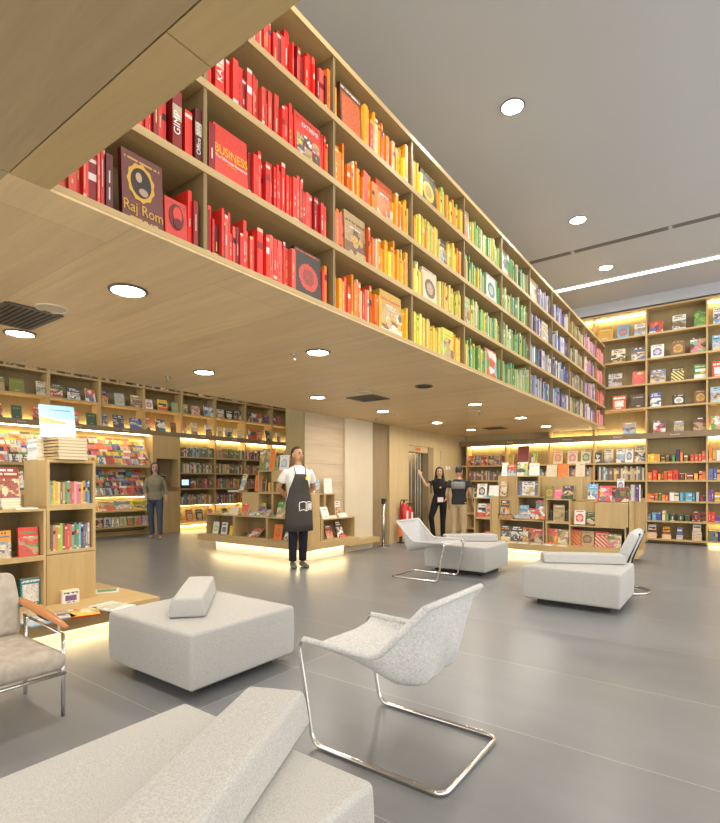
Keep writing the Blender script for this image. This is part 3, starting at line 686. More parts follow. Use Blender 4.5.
led(lk, XL - .14, XL - .11, 1.0, 6.88, RLB - .016, RLB - .001)
led(lk, XL - .31, XL - .27, 7.7, 12.1, RLB - .02, RLB - .001)
led(lk, XL - .29, XL - .26, 1.0, 12.1, RLT + .001, RLT + .013)
led(lk, XL - .2, XL - .17, 7.7, 12.1, ZL[1] - .048, ZL[1] - .036); led(lk, XL - .2, XL - .17, 7.7, 12.1, .10, .112)
for px, n in ((22, 7), (78, 7), (126, 7), (203, 7), (234.5, 7), (262.5, 7)): sign(lk, XL + .021, y_on(px, XL + .02), (RLB + RLT) / 2, R(90), n, px)

def span(px0, px1, fn, p): return fn(px0, p), fn(px1, p)
# face-out books, back wall: (z, [(px0, px1, height, base, accent, style)])
BROW = [
 (4.30, 'top shelf', [(597, 613, .30, 'gold', 'cream', 'plain'), (617, 629, .29, 'sky blue', 'burnt orange', 'circle'), (634, 645.5, .26, 'white', 'grey', 'photo'), (649, 663, .25, 'orange', 'red', 'busy'), (672, 686, .31, 'white', 'olive', 'photo'), (694, 707, .33, 'lime green', 'green', 'busy'), (713, 724, .33, 'white', 'sky blue', 'photo')]),
 (3.79, 'shelf below the top', [(611, 625, .30, 'cream', 'black', 'photo'), (631, 645, .28, 'charcoal grey', 'blue', 'photo'), (650.5, 664, .28, 'white', 'purple', 'circle'), (671, 685, .31, 'brown', 'gold', 'circle'), (690, 706, .32, 'tan', 'black', 'busy'), (712, 724, .31, 'sky blue', 'black', 'photo')]),
 (3.28, 'third shelf down', [(608, 622, .29, 'pale grey', 'brown', 'photo'), (632, 646, .29, 'cream', 'red', 'busy'), (650, 666, .28, 'slate blue', 'tan', 'photo'), (671, 684, .28, 'black', 'pale yellow', 'stripes'), (694, 707, .29, 'green', 'white', 'blocks'), (712, 724, .31, 'bright red', 'white', 'title')]),
 (2.79, 'second shelf above rail', [(612, 626, .31, 'burnt orange', 'white', 'title'), (630, 645.5, .30, 'dark brown', 'cream', 'plain'), (650, 661, .30, 'blue', 'white', 'photo'), (672, 685.5, .22, 'black', 'white', 'circle'), (694, 707, .27, 'brown', 'gold', 'circle'), (710, 724, .31, 'pale blue', 'grey', 'photo')]),
 (2.26, 'ledge of the rail', [(622.5, 636, .25, 'tan', 'sky blue', 'photo'), (653, 665.5, .24, 'white', 'navy blue', 'busy'), (673.5, 684, .22, 'grey', 'tan', 'photo'), (693, 706, .27, 'dark brown', 'dark red', 'photo'), (711, 724, .27, 'orange', 'green', 'busy')]),
 (1.66, 'lit shelf', [(467, 473.5, .24, 'orange', 'red', 'busy'), (474.5, 480, .24, 'blue', 'white', 'photo'), (481, 487, .24, 'dark red', 'orange', 'busy'), (488, 493.5, .23, 'black', 'tan', 'photo'), (494, 499, .26, 'tan', 'blue', 'photo'), (501, 507, .27, 'dark red', 'black', 'photo'), (508, 513.5, .27, 'gold', 'brown', 'plain'), (517, 528.5, .46, 'dark red', 'maroon', 'plain'), (531, 537, .30, 'teal', 'lime green', 'busy'),
    (553, 562.5, .30, 'cream', 'orange', 'circle'), (567, 577.5, .29, 'cream', 'pink', 'circle'), (580.5, 591, .30, 'cream', 'green', 'circle'), (593.5, 602, .26, 'dark brown', 'teal', 'busy'), (604, 613, .30, 'cream', 'grey', 'photo'), (616, 624.5, .30, 'white', 'lime green', 'photo'), (625, 633, .30, 'white', 'slate blue', 'circle'), (634.5, 645.5, .36, 'cream', 'charcoal grey', 'photo')]),
]
def bay_of(x, U): return sum(1 for u in U if u < x)
BAYN = {1: 'corner bay', 2: 'second bay from lift', 3: 'third bay from lift', 4: 'fourth bay from lift', 5: 'unlit tall bay', 6: 'lit bay beyond', 7: 'last bay', 8: 'last bay', 9: 'last bay'}
for z, nm, items in BROW:
    for i, (p0, p1, h, base, acc, style) in enumerate(items):
        x0, x1 = x_on(p0, YB + .06), x_on(p1, YB + .06)
        dbook((x0 + x1) / 2, YB + .06, z + .001, 0, (x1 - x0) * .96, h, base, acc, style, 'on %s, %s' % (nm, BAYN.get(bay_of((x0 + x1) / 2, UXB), 'last bay')), group='books facing out on the back bookcase')
# boxed and small books of the unlit bay, left to right on each shelf: (px0, px1, height, colour)
SMALL = [
 (1.66, 'under the rail', [(647.5, 651, .16, 'yellow'), (651, 654, .17, 'yellow'), (654, 657, .16, 'amber'), (657, 660, .16, 'gold'), (661, 665, .14, 'dark brown'), (665.5, 669, .13, 'brown'), (672, 675, .13, 'green'), (676, 679.5, .24, 'navy blue'), (680, 683, .18, 'orange'), (684, 688, .14, 'olive'), (690.5, 694, .13, 'bright red'), (694.5, 698, .14, 'burnt orange'), (698.5, 701.5, .13, 'bright red'), (702, 706, .19, 'coral'), (709, 712, .30, 'orange'), (712.5, 716, .2, 'gold'), (716.5, 720, .2, 'white')]),
 (1.29, 'second under the rail', [(647, 652, .16, 'orange'), (652.5, 657, .2, 'bright red'), (658, 660.5, .13, 'amber'), (661, 664, .17, 'dark red'), (664, 667, .17, 'burnt orange'), (667.5, 672.5, .19, 'bright red'), (673, 678.5, .2, 'red'), (679, 684.5, .13, 'maroon'), (685, 686.5, .13, 'amber'), (687, 693, .13, 'dark red'), (694, 698, .13, 'amber'), (699, 702.5, .17, 'orange'), (702.5, 706, .16, 'orange'), (708, 713, .22, 'slate blue'), (713.5, 717, .22, 'blue'), (717, 720, .2, 'amber')]),
 (.87, 'third under the rail', [(647, 650.5, .14, 'orange'), (650.5, 654, .14, 'burnt orange'), (654.5, 658, .15, 'bright red'), (658.5, 661, .16, 'green'), (661.5, 665, .12, 'orange'), (665, 668.5, .11, 'coral'), (669.5, 674, .18, 'white'), (674, 679, .16, 'cream'), (680, 683, .17, 'sky blue'), (683, 686, .17, 'teal'), (686, 689, .17, 'sky blue'), (689, 692, .17, 'sky blue'), (692, 695, .17, 'teal'), (696, 699, .18, 'pale grey'), (700, 703, .12, 'dark red'), (703, 706, .12, 'navy blue'), (708, 711, .23, 'purple'), (711, 714, .23, 'purple'), (714.5, 720, .18, 'gold')]),
 (.47, 'second from the floor', [(647.5, 651, .11, 'slate blue'), (652, 656, .15, 'sky blue'), (656, 661, .16, 'blue'), (662, 665.5, .21, 'cream'), (666, 668.5, .13, 'green'), (670, 675, .13, 'charcoal grey'), (678, 683.5, .13, 'dark green'), (685, 690, .12, 'dark green'), (692, 694.5, .18, 'dark red'), (694.5, 697.5, .19, 'maroon'), (697.5, 700, .19, 'dark red'), (700, 703, .19, 'maroon'), (703, 706, .19, 'dark red'), (708, 711, .2, 'bright red'), (711, 715, .2, 'red'), (715, 720, .12, 'purple')]),
]
for z, nm, items in SMALL:
    for i, (p0, p1, h, c) in enumerate(items):
        x0, x1 = x_on(p0, YB + .05), x_on(p1, YB + .05)
        me = spine_mb((x1 - x0) * .95, h, .16, PAL[c], rng, True, .12).mesh('small_book', M_BOOK); o = bpy.data.objects.new('small_book', me); COL.objects.link(o); o.location = (((x0 + x1) / 2), YB + .05, z + .001)
        tag(o, '%s small boxed book, %s along, shelf %s, unlit tall bay' % (c, ORD[i], nm), 'small book', 'small books in the unlit bay')
def stack_prop(x, y, z, rz, w, h, n, th, col, top, label, front, fh):
    """a flat pile of equal books"""
    for k in range(n):
        b = MB(); q = rng.uniform(-.006, .006); C = jit(PAL[col], .1)
        b.box(-w / 2 + q, w / 2 + q, -h / 2, h / 2, 0, .003, C); b.box(-w / 2 + q, w / 2 + q, -h / 2, h / 2, th - .004, th - .001, C); b.box(-w / 2 + q + .003, w / 2 + q - .003, -h / 2 + .002, h / 2 - .003, .003, th - .004, PAL['cream']); b.box(-w / 2 + q, -w / 2 + q + .003, -h / 2, h / 2, 0, th - .001, C)
        o = mk('stacked_book', b, M_BOOK); o.location = (x, y, z + k * th); o.rotation_euler = (0, 0, rz)
        pos = 'topmost' if k == n - 1 else ('lowest' if k == 0 else ORD[k] + ' up')
        tag(o, '%s book lying flat, %s in pile %s' % (col, pos, label), 'book', 'books piled ' + label)
for p0, p1, c, hh, acc in ((647.5, 657, 'orange', .13, 'black'), (662, 671, 'amber', .09, 'dark red'), (676.5, 683, 'slate blue', .09, 'blue'), (692, 702, 'dark red', .19, 'white')):
    x0, x1 = x_on(p0, YB + .1), x_on(p1, YB + .1); n = int(hh / .03)
    stack_prop((x0 + x1) / 2, YB + .13, .101, 0, x1 - x0, .18, n, .03, c, None, 'on lowest shelf of unlit bay', 0, 0)
    dbook((x0 + x1) / 2, YB + .09, .101 + n * .03, 0, (x1 - x0) * .8, .15 if c != 'dark red' else .13, 'white' if c in ('orange', 'dark red') else c, acc, 'blocks', 'propped on its pile, unlit bay', lean=.1, group='books facing out on the back bookcase')

# face-out books, left wall
LA = [(2, 'olive', 'tan', 'photo', 6), (17, 'olive', 'lime green', 'plain', 16), (42, 'cream', 'teal', 'photo', 11), (57, 'dark green', 'red', 'photo', 13), (74, 'navy blue', 'white', 'photo', 14), (91, 'white', 'burnt orange', 'busy', 10.5), (105, 'navy blue', 'orange', 'photo', 6.5), (120, 'pale blue', 'gold', 'circle', 10), (136.5, 'tan', 'brown', 'photo', 11), (149.5, 'white', 'red', 'circle', 7.5), (163, 'yellow', 'red', 'blocks', 10), (175.5, 'mint green', 'orange', 'circle', 7), (186, 'cream', 'olive', 'photo', 4), (196, 'tan', 'pink', 'photo', 9), (209, 'white', 'blue', 'busy', 9), (221, 'white', 'tan', 'photo', 7), (229.5, 'black', 'white', 'title', 8), (238, 'charcoal grey', 'white', 'photo', 8), (250, 'dark green', 'black', 'photo', 4), (257.5, 'white', 'burnt orange', 'busy', 10), (267, 'purple', 'olive', 'photo', 5), (276, 'orange', 'blue', 'busy', 3.5), (279.6, 'coral', 'tan', 'photo', 3.5)]
LB = [(1, 'burnt orange', 'brown', 'photo', 4), (17, 'dark green', 'grey', 'plain', 11), (37.5, 'burnt orange', 'dark brown', 'photo', 10), (74.5, 'burnt orange', 'cream', 'photo', 11), (92, 'dark green', 'grey', 'plain', 10.5), (105.5, 'slate blue', 'navy blue', 'photo', 6), (119, 'navy blue', 'pale grey', 'photo', 11), (136, 'blue', 'tan', 'photo', 12), (148.5, 'orange', 'brown', 'photo', 4.5), (161, 'bright red', 'black', 'busy', 10), (174, 'brown', 'gold', 'plain', 5.5), (185.6, 'red', 'cream', 'photo', 2.5), (195, 'cream', 'tan', 'photo', 6), (209, 'white', 'green', 'photo', 6.5), (220.5, 'cream', 'tan', 'photo', 5), (229, 'cream', 'charcoal grey', 'photo', 8), (240, 'cream', 'olive', 'plain', 5), (253, 'dark green', 'coral', 'busy', 9), (260, 'red', 'cream', 'title', 4), (269, 'charcoal grey', 'black', 'photo', 5), (279, 'white', 'tan', 'photo', 3.5)]
for z, nm, items, hs in ((ZUL[0], 'on upper visible shelf of left bookcase', LA, .27), (RLT, 'on glowing rail ledge of left bookcase', LB, .29)):
    for i, (p, base, acc, style, wpx) in enumerate(items):
        y0, y1 = y_on(p - wpx / 2, XL - .06), y_on(p + wpx / 2, XL - .06)
        dbook(XL - .06, (y0 + y1) / 2, z + .001, R(90), (y1 - y0) * .95, hs * rng.uniform(.85, 1.1), base, acc, style, nm, group='books facing out on the left bookcase')
for z in (3.5,):
    y = 3.2
    while y < 11.6:
        c = rng.choice(['white', 'burnt orange', 'dark brown', 'olive', 'teal', 'cream', 'pink'])
        dbook(XL - .06, y, z + .001, R(90), .22, .28, c, rng.choice(['tan', 'black', 'red']), 'photo', 'on ceiling-edge shelf of left bookcase', group='books facing out on the left bookcase'); y += .37
# spines on the lower shelves of the left and back walls: stuff
mixed = ['brown', 'tan', 'cream', 'maroon', 'dark red', 'orange', 'cream', 'white', 'black', 'navy blue', 'blue', 'olive', 'brown', 'yellow', 'pink', 'coral', 'charcoal grey', 'teal', 'pale grey', 'tan', 'white', 'dark brown', 'green']
low = MB()
for z in ZL[1:]:
    for (a, c) in ((7.72, 8.72), (8.80, 9.77), (9.85, 10.82), (10.9, 12.0)):
        y = a + (.28 if z == ZL[2] and a < 7.8 else .01); fam = rng.sample(mixed, 9)
        while y < c - .05:
            th = rng.uniform(.02, .05); h = rng.uniform(.19, .27)
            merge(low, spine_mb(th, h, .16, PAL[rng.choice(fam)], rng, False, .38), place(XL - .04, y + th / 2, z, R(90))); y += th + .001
for z, x0, x1 in ((1.29, -5.34, -1.42), (.87, -3.0, -1.42), (.87, -5.34, -3.5)):
    x = x0
    while x < x1 - .04:
        if min(abs(x - u) for u in UXB) < .045: x += .03; continue
        th = rng.uniform(.02, .05); h = rng.uniform(.18, .26) if x < -3.4 else rng.uniform(.24, .30)
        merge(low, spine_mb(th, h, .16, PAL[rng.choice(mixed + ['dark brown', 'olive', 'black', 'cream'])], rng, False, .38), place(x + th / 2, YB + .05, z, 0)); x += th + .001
for x0, x1, z in ((-.33, .62, .10), (-.33, .62, .87)):
    x = x0 + (.3 if z > .5 else 0)
    while x < x1 - .04: th = .035; merge(low, spine_mb(th, .2, .16, PAL[rng.choice(['slate blue', 'navy blue', 'olive'])], rng, False), place(x + th / 2, YB + .05, z, 0)); x += th + .001
tag(mk('shelved_books', low, M_BOOK), 'rows of mixed small book spines filling the lower shelves of wall bookcases', 'books', None, 'stuff')
for p, c, a in ((190, 'burnt orange', 'cream'), (200, 'charcoal grey', 'cream'), (212, 'pink', 'white'), (225, 'cream', 'teal'), (236, 'white', 'blue')):
    y = y_on(p, XL - .1); dbook(XL - .1, y, ZL[0] + .001, R(90), .2, .28, c, a, 'title', 'on lowest glowing shelf of left bookcase', group='books facing out on the left bookcase')

# magazines: racks in the left bookcase
mg = ['white', 'yellow', 'pale blue', 'red', 'cream', 'orange', 'black', 'pink', 'sky blue', 'white', 'pale pink', 'gold', 'navy blue']
def magrack(z0, tiers, y0, y1, dz, pw, name, part):
    b = MB(); H = dz * tiers
    b.add([(XL - .02, y0, z0 - .03), (XL - .02, y1, z0 - .03), (XL - .32, y1, z0 + H + .12), (XL - .32, y0, z0 + H + .12), (XL - .34, y0, z0 - .03), (XL - .34, y1, z0 - .03)], [(0, 1, 2, 3), (0, 3, 4), (1, 5, 2), (0, 4, 5, 1)])
    mk('magazine_slope', b, M_WOODY, lk)
    b = MB(); b.box(XL - .33, XL + .03, y0, y1, z0 - .035, z0); b.box(XL + .02, XL + .03, y0, y1, z0, z0 + .02); mk('magazine_shelf', b, M_WOODY, lk)
    for k in range(tiers):
        y = y0 + .06 + (k % 2) * pw * .4; i = 0
        while y < y1 - .06:
            c, a = rng.choice(mg), rng.choice(['red', 'black', 'yellow', 'blue', 'orange', 'dark red', 'white', 'green'])
            dbook(XL + .012 - k * .068, y, z0 + .002 + k * dz, R(90), pw * .93, .24, c, a if a != c else 'teal', 'mag', '%s tier of %s, %s along' % (ORD[k], name, ORD[i]), t=.006, lean=.42, name='magazine', cat='magazine', group='magazines on the rack', nx=7, ny=9)
            y += pw * rng.uniform(.95, 1.06); i += 1
magrack(1.62, 4, 2.6, 6.88, .14, .19, 'upper rack', 0)
magrack(.94, 4, 5.2, 6.88, .125, .19, 'middle rack', 1)
for z in (.60, .24):
    b = MB(); b.box(XL - .33, XL + .03, 4.5, 6.88, z - .035, z); mk('magazine_shelf', b, M_WOODY, lk)
led(lk, XL - .2, XL - .17, 4.6, 6.88, .895, .905)
for y, c, a in ((5.83, 'cream', 'burnt orange'), (6.22, 'sky blue', 'orange'), (6.64, 'lime green', 'yellow')):
    dbook(XL - .03, y, .602, R(90), .36, .24, c, a, 'photo', 'lying open-faced below the magazine racks', lean=.5, group='picture books below magazines')
y = 5.3
for i in range(9):
    c = ['red', 'pale blue', 'maroon', 'pale blue', 'white', 'pale green', 'green', 'tan', 'lilac'][i]
    dbook(XL - .03, y, .242, R(90), .16, .22, c, 'cream' if c != 'cream' else 'tan', 'mag', 'on bottom shelf under picture books, %s along' % ORD[i], t=.01, lean=.2, name='magazine', cat='magazine', group='magazines on the bottom shelf', nx=7, ny=9); y += .18

# ------------------------------------------------------------------ display furniture
def cubby(b, x0, x1, y0, y1, z0, z1, face, th=.018, closed=False):
    """a shelf box open towards face ('y-' or 'x+')"""
    if closed: b.box(x0, x1, y0, y1, z0, z1); return
    b.box(x0, x1, y0, y1, z0, z0 + th); b.box(x0, x1, y0, y1, z1 - th, z1)
    if face == 'y-':
        b.box(x0, x0 + th, y0, y1, z0 + th, z1 - th); b.box(x1 - th, x1, y0, y1, z0 + th, z1 - th); b.box(x0 + th, x1 - th, y1 - th, y1, z0 + th, z1 - th, mat=1)
    else:
        b.box(x0, x1, y0, y0 + th, z0 + th, z1 - th); b.box(x0, x1, y1 - th, y1, z0 + th, z1 - th); b.box(x0, x0 + th, y0 + th, y1 - th, z0 + th, z1 - th, mat=1)
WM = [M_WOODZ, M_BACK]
# near display beside the armchair
t = thing('display_stand', 'oak display stand with open cubbies beside the pale armchair', 'display stand', (-4.7, 1.5, 0)); near = t
b = MB(); b.box(-5.25, -4.13, .45, 2.62, .10, .22); mk('platform', b, M_WOODY, t)
b = MB(); b.box(-5.1, -4.42, .6, 2.4, 0, .10); mk('toe_kick', b, M_WHITE, t)
led(t, -4.40, -4.37, .55, 2.45, .088, .099); led(t, -5.0, -4.2, 2.44, 2.47, .088, .099)
for y0, y1 in ((.6, 1.2), (1.2, 1.86)):
    for z0, z1 in ((.22, .625), (.625, 1.03)):
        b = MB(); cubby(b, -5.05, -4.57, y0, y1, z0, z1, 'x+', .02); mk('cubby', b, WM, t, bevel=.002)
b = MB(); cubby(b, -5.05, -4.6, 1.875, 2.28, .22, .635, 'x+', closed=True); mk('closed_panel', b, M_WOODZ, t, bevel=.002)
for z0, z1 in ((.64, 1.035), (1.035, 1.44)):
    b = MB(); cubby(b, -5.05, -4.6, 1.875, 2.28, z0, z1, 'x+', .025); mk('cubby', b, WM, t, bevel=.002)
# spines in the tall cubbies (pastel rows)
def row_books(y0, y1, x, z, cols, h, where, group, th=.02):
    y = y0; i = 0
    while y < y1 - th:
        c = cols[i % len(cols)] if i < len(cols) else rng.choice(cols)
        me = spine_mb(th * .95, h * rng.uniform(.93, 1.03), .15, PAL[c], rng, True, .3).mesh('pocket_book', M_BOOK); o = bpy.data.objects.new('pocket_book', me); COL.objects.link(o); o.location = (x, y + th / 2, z); o.rotation_euler = (0, 0, R(90))
        tag(o, '%s pocket book, %s from the armchair side, %s' % (c, ORD[i], where), 'pocket book', group); y += th; i += 1
row_books(1.90, 2.25, -4.63, 1.06, ['pale blue', 'lime green', 'yellow', 'amber', 'pale yellow', 'brown', 'tan', 'green', 'mint green', 'coral', 'coral', 'pale pink', 'pink', 'pink', 'yellow', 'gold', 'blue', 'sky blue'], .20, 'upper cubby of tall stand', 'pocket books in the upper cubby', .019)
row_books(1.90, 2.25, -4.63, .665, ['brown', 'brown', 'tan', 'orange', 'lime green', 'lime green', 'dark red', 'red', 'red', 'coral', 'mint green', 'teal', 'green', 'sky blue', 'navy blue', 'purple', 'teal', 'pale pink'], .225, 'lower cubby of tall stand', 'pocket books in the lower cubby', .019)
dbook(-4.62, y_on(29, -4.62), .646, R(90), .145, .235, 'bright red', 'green', 'photo', '', label='red guide book with town square photograph standing in low stand cubby', t=.03, lean=.08, nx=22, ny=28)
dbook(-4.62, y_on(2, -4.62), .646, R(90), .13, .22, 'amber', 'slate blue', 'photo', 'beside the red guide in low stand cubby', t=.03, lean=.08)
dbook(-4.62, y_on(31, -4.62), .242, R(90), .145, .22, 'teal', 'white', 'title', 'standing in bottom cubby of low stand', t=.04, lean=.05, nx=22, ny=28)
dbook(-4.62, y_on(3, -4.62), .242, R(90), .14, .25, 'pale grey', 'teal', 'photo', 'beside the teal book in bottom cubby', t=.04, lean=.05)
stack_prop(-4.70, 2.06, 1.442, R(90), .24, .32, 7, .027, 'tan', None, 'on top of the tall stand', 0, 0)
stack_prop(-4.90, 1.98, 1.442, R(95), .2, .16, 7, .026, 'white', None, 'of pale books behind the tan pile', 0, 0)
ox, oy = -4.62, 1.99
dbook(ox - .05, oy + .01, 1.442 + 7 * .027, R(78), .27, .30, 'pale blue', 'tan', 'sea', '', t=.02, lean=.3, nx=26, ny=30, label='large seascape coffee-table book propped on the book pile on the tall stand')
# things on the low unit top and the platform
def flat_book(x, y, z, rz, w, h, th, base, acc, style, label, group=None, page='cream'):
    b = face_book_mesh(w, h, th, base, acc, style, 0, rng.random(), 20, 26); Mx = Matrix.Translation((0, h / 2, th)) @ Matrix.Rotation(R(-90), 4, 'X') @ Matrix.Translation((0, 0, 0))
    Mx = Matrix.Translation((0, -h / 2, th)) @ Matrix.Rotation(R(-90), 4, 'X')
    b.v = [tuple(Mx @ Vector(v)) for v in b.v]; o = mk('flat_book', b, M_BOOK); o.location = (x, y, z); o.rotation_euler = (0, 0, rz)
    return tag(o, label, 'book', group)
x, y = at_z(71, 603, .22)
dbook(x, y, .221, R(80), .13, .105, 'white', 'purple', 'title', '', t=.08, lean=0, label='small thick white and purple box book on the platform before the stand')
for px, py, w, h, base, acc, st, rz, lab in ((84, 612, .2, .27, 'red', 'yellow', 'busy', 70, 'red and yellow magazine lying on platform beside the white box book'), (112, 606, .22, .3, 'white', 'tan', 'photo', 100, 'white photographic magazine lying at the far end of platform'), (56, 616, .2, .26, 'grey', 'white', 'photo', 85, 'grey magazine lying on the platform close to the arm'), (107, 590.5, .2, .16, 'white', 'green', 'title', 60, 'green edged magazine lying behind the far end of platform'), (36, 620.5, .2, .27, 'pale blue', 'white', 'photo', 95, 'pale blue magazine lying on platform below the teal book')):
    x, y = at_z(px, py, .23); flat_book(x, y, .221, R(rz), w, h, .012, base, acc, st, lab)
for i, (yy, base, acc, rz, h, ln) in enumerate(((1.50, 'charcoal grey', 'tan', 75, .36, .25), (1.66, 'dark red', 'cream', 95, .34, .2), (1.30, 'tan', 'brown', 80, .33, .3), (1.12, 'black', 'white', 85, .32, .25))):
    stack_prop(-4.78, yy - .02, 1.032, R(rz), .14, .2, 3 + i % 2, .022, 'white', None, 'under the %s propped book' % base, 0, 0)
    dbook(-4.74, yy, 1.032 + (3 + i % 2) * .022, R(rz), .16, h * .75, base, acc, 'photo', 'propped on the low stand top', t=.02, lean=ln)
flat_book(-4.68, 1.74, 1.031, R(80), .15, .2, .01, 'white', 'lime green', 'busy', 'white and green magazine lying at the end of the low stand top')
# toys and gifts behind on a far table: coloured plush heap seen above the low stand
PLUSH = [('red', 8, 446), ('yellow', 12, 443), ('white', 22, 446), ('orange', 31, 442), ('sky blue', 4, 452), ('yellow', 36, 448), ('pale grey', 16, 456), ('coral', 2, 441)]
t2 = thing('display_table', 'oak table behind the low stand carrying bright boxed gifts', 'table', (-6.3, 2.6, 0))
b = MB(); b.box(-6.75, -5.95, 1.8, 2.5, 1.12, 1.16); mk('tabletop', b, M_WOODY, t2)
for xx in (-6.7, -6.05):
    for yy in (1.85, 2.4): b = MB(); b.box(xx, xx + .05, yy, yy + .05, 0, 1.12); mk('leg', b, M_WOODZ, t2)
for c, px, py in PLUSH:
    y = y_on(px, -6.15 - rng.random() * .3); x = x_on(px, y); yy = max(1.85, min(2.4, y))
    dbook(x_on(px, yy), yy, 1.161, R(70 + rng.randint(0, 30)), .16, .17 + .05 * rng.random(), c, rng.choice(['white', 'red', 'blue']), 'busy', 'standing on the table behind the low stand', t=.07, lean=.1, name='gift_book', cat='gift book', group='bright gift books on the table')

# centre island by the stone pier
PF = .31
t = thing('display_island', 'wide oak display island wrapping the stone pier behind the clerk', 'display island', (-6.4, 6.0, 0))
b = MB(); b.box(-7.8, -5.15, 5.7, 6.085, .2, PF); b.box(-5.53, -5.15, 6.085, 7.05, .2, PF); mk('platform', b, M_WOODX, t)
b = MB(); b.box(-7.6, -5.45, 5.95, 6.08, 0, .2); b.box(-5.52, -5.38, 6.08, 6.9, 0, .2); mk('toe_kick', b, M_WHITE, t)
led(t, -7.7, -5.3, 5.90, 5.93, .186, .199); led(t, -5.36, -5.33, 5.95, 6.95, .186, .199)
F0 = 5.76; F1 = 6.08
def unit(px0, px1, z0, z1, closed=False, y0=F0, y1=F1, inset=0):
    b = MB(); cubby(b, x_on(px0, y0), x_on(px1, y0), y0 + inset, y1, z0, z1, 'y-', .018, closed); mk('closed_panel' if closed else 'cubby', b, WM if not closed else M_WOODZ, t, bevel=.0015)
unit(206, 233.5, PF, .68); unit(233.7, 266.5, PF, .68); unit(266.7, 306.5, PF, .68)
unit(236.5, 252.4, .68, 1.07, True, inset=.12); unit(252.6, 266.8, .68, 1.07, inset=.12); unit(252.6, 266.8, 1.07, 1.44, inset=.12); unit(267, 281, 1.27, 1.44, True, inset=.12); unit(267, 281, 1.07, 1.27, inset=.12); unit(267, 281, .68, 1.07, inset=.12); unit(281.2, 300, 1.07, 1.44, inset=.12); unit(281.2, 306, .68, 1.07, inset=.12)
b = MB(); cubby(b, -5.5, -5.2, F0 + .33, 6.12, PF, .66, 'x+', closed=True); mk('closed_panel', b, M_WOODZ, t)
b = MB(); cubby(b, -5.5, -5.2, 6.13, 6.98, PF, .66, 'x+'); mk('cubby', b, WM, t)
for y0, y1 in ((6.08, 6.35), (6.36, 6.62)):
    b = MB(); cubby(b, -5.52, -5.34, y0, y1, .66, 1.06, 'x+'); mk('cubby', b, WM, t)
def isl(px, z, w, h, base, acc, st, where, lean=.17, yy=F0 + .05, th=.02, rz=0):
    dbook(x_on(px, yy), yy, z + .001, R(rz), w, h, base, acc, st, where, t=th, lean=lean, group='books shown on the stone pier island')
W1 = 'in low cubby of pier island'
isl(215, PF + .018, .15, .21, 'white', 'lime green', 'circle', W1); isl(223.5, PF + .018, .15, .21, 'white', 'slate blue', 'title', W1); isl(230.5, PF + .018, .08, .16, 'yellow', 'gold', 'plain', W1)
isl(252, PF + .018, .2, .22, 'burnt orange', 'white', 'photo', W1 + ' lying slanted', .9); isl(244, PF + .018, .12, .08, 'dark brown', 'tan', 'plain', W1, .8)
isl(277, PF + .018, .17, .24, 'orange', 'burnt orange', 'circle', W1); isl(286, PF + .018, .15, .14, 'white', 'red', 'photo', W1, .6)
W2 = 'on low ledge of pier island'
for px, w, h, bs, ac, st, ln in ((228, .28, .05, 'cream', 'tan', 'plain', .9), (233, .22, .14, 'cream', 'pale pink', 'plain', .3), (244, .16, .22, 'coral', 'burnt orange', 'photo', .3), (252, .2, .2, 'white', 'pale blue', 'photo', .75), (259, .16, .18, 'lime green', 'purple', 'busy', .5), (264, .16, .17, 'pale grey', 'white', 'photo', .85), (279, .14, .26, 'green', 'mint green', 'photo', .25), (275, .2, .05, 'mint green', 'green', 'plain', .8), (285, .1, .24, 'tan', 'cream', 'photo', .2)):
    isl(px, .68, w, h, bs, ac, st, W2, ln, F0 + .06)
isl(233.5, 1.07, .3, .035, 'pale grey', 'white', 'plain', 'flat on mid ledge of pier island', 0, F0 + .15, .2); isl(241, 1.105, .1, .3, 'cream', 'grey', 'photo', 'leaning on mid ledge of pier island', .35, F0 + .15)
isl(258, 1.09, .17, .27, 'orange', 'burnt orange', 'circle', 'in upper cubby of pier island', .1, F0 + .16); isl(263.5, 1.09, .08, .2, 'dark brown', 'tan', 'plain', 'in upper cubby of pier island', .1, F0 + .16)
for k, (px, c) in enumerate(((269, 'amber'), (272, 'charcoal grey'), (274.5, 'black'), (277, 'gold'), (279, 'amber'))):
    isl(px, 1.09, .05, .15, c, 'gold', 'plain', 'in shallow cubby of pier island', .05, F0 + .15)
W3 = 'on top of pier island before the clerk'
isl(263.8, 1.44, .24, .37, 'teal', 'olive', 'busy', W3, .12, F0 + .16); isl(271, 1.44, .11, .37, 'orange', 'burnt orange', 'plain', W3, .15, F0 + .16); isl(275.5, 1.44, .06, .24, 'olive', 'yellow', 'plain', W3, .1, F0 + .16); isl(283.5, 1.44, .2, .25, 'white', 'pale blue', 'circle', W3, .12, F0 + .16); isl(292, 1.44, .1, .33, 'brown', 'orange', 'photo', W3, .12, F0 + .16)
isl(262, .70, .1, .2, 'lime green', 'olive', 'circle', 'in mid cubby of pier island', .15, F0 + .16)
def pier(px, z, w, h, base, acc, st, where, lean=.17, xx=-5.25, th=.02):
    dbook(xx, y_on(px, xx), z + .001, R(90), w, h, base, acc, st, where, t=th, lean=lean, group='books shown on the stone pier island')
W4 = 'in low cubby beside stone pier'
pier(324.5, PF + .018, .05, .22, 'dark brown', 'olive', 'plain', W4); pier(330.5, PF + .018, .17, .22, 'brown', 'coral', 'photo', W4, .3); pier(341, PF + .018, .17, .28, 'dark brown', 'white', 'photo', W4, .3); pier(344, PF + .018, .18, .06, 'bright red', 'white', 'plain', W4 + ' lying flat', .9, -5.22)
W5 = 'on low ledge beside stone pier'
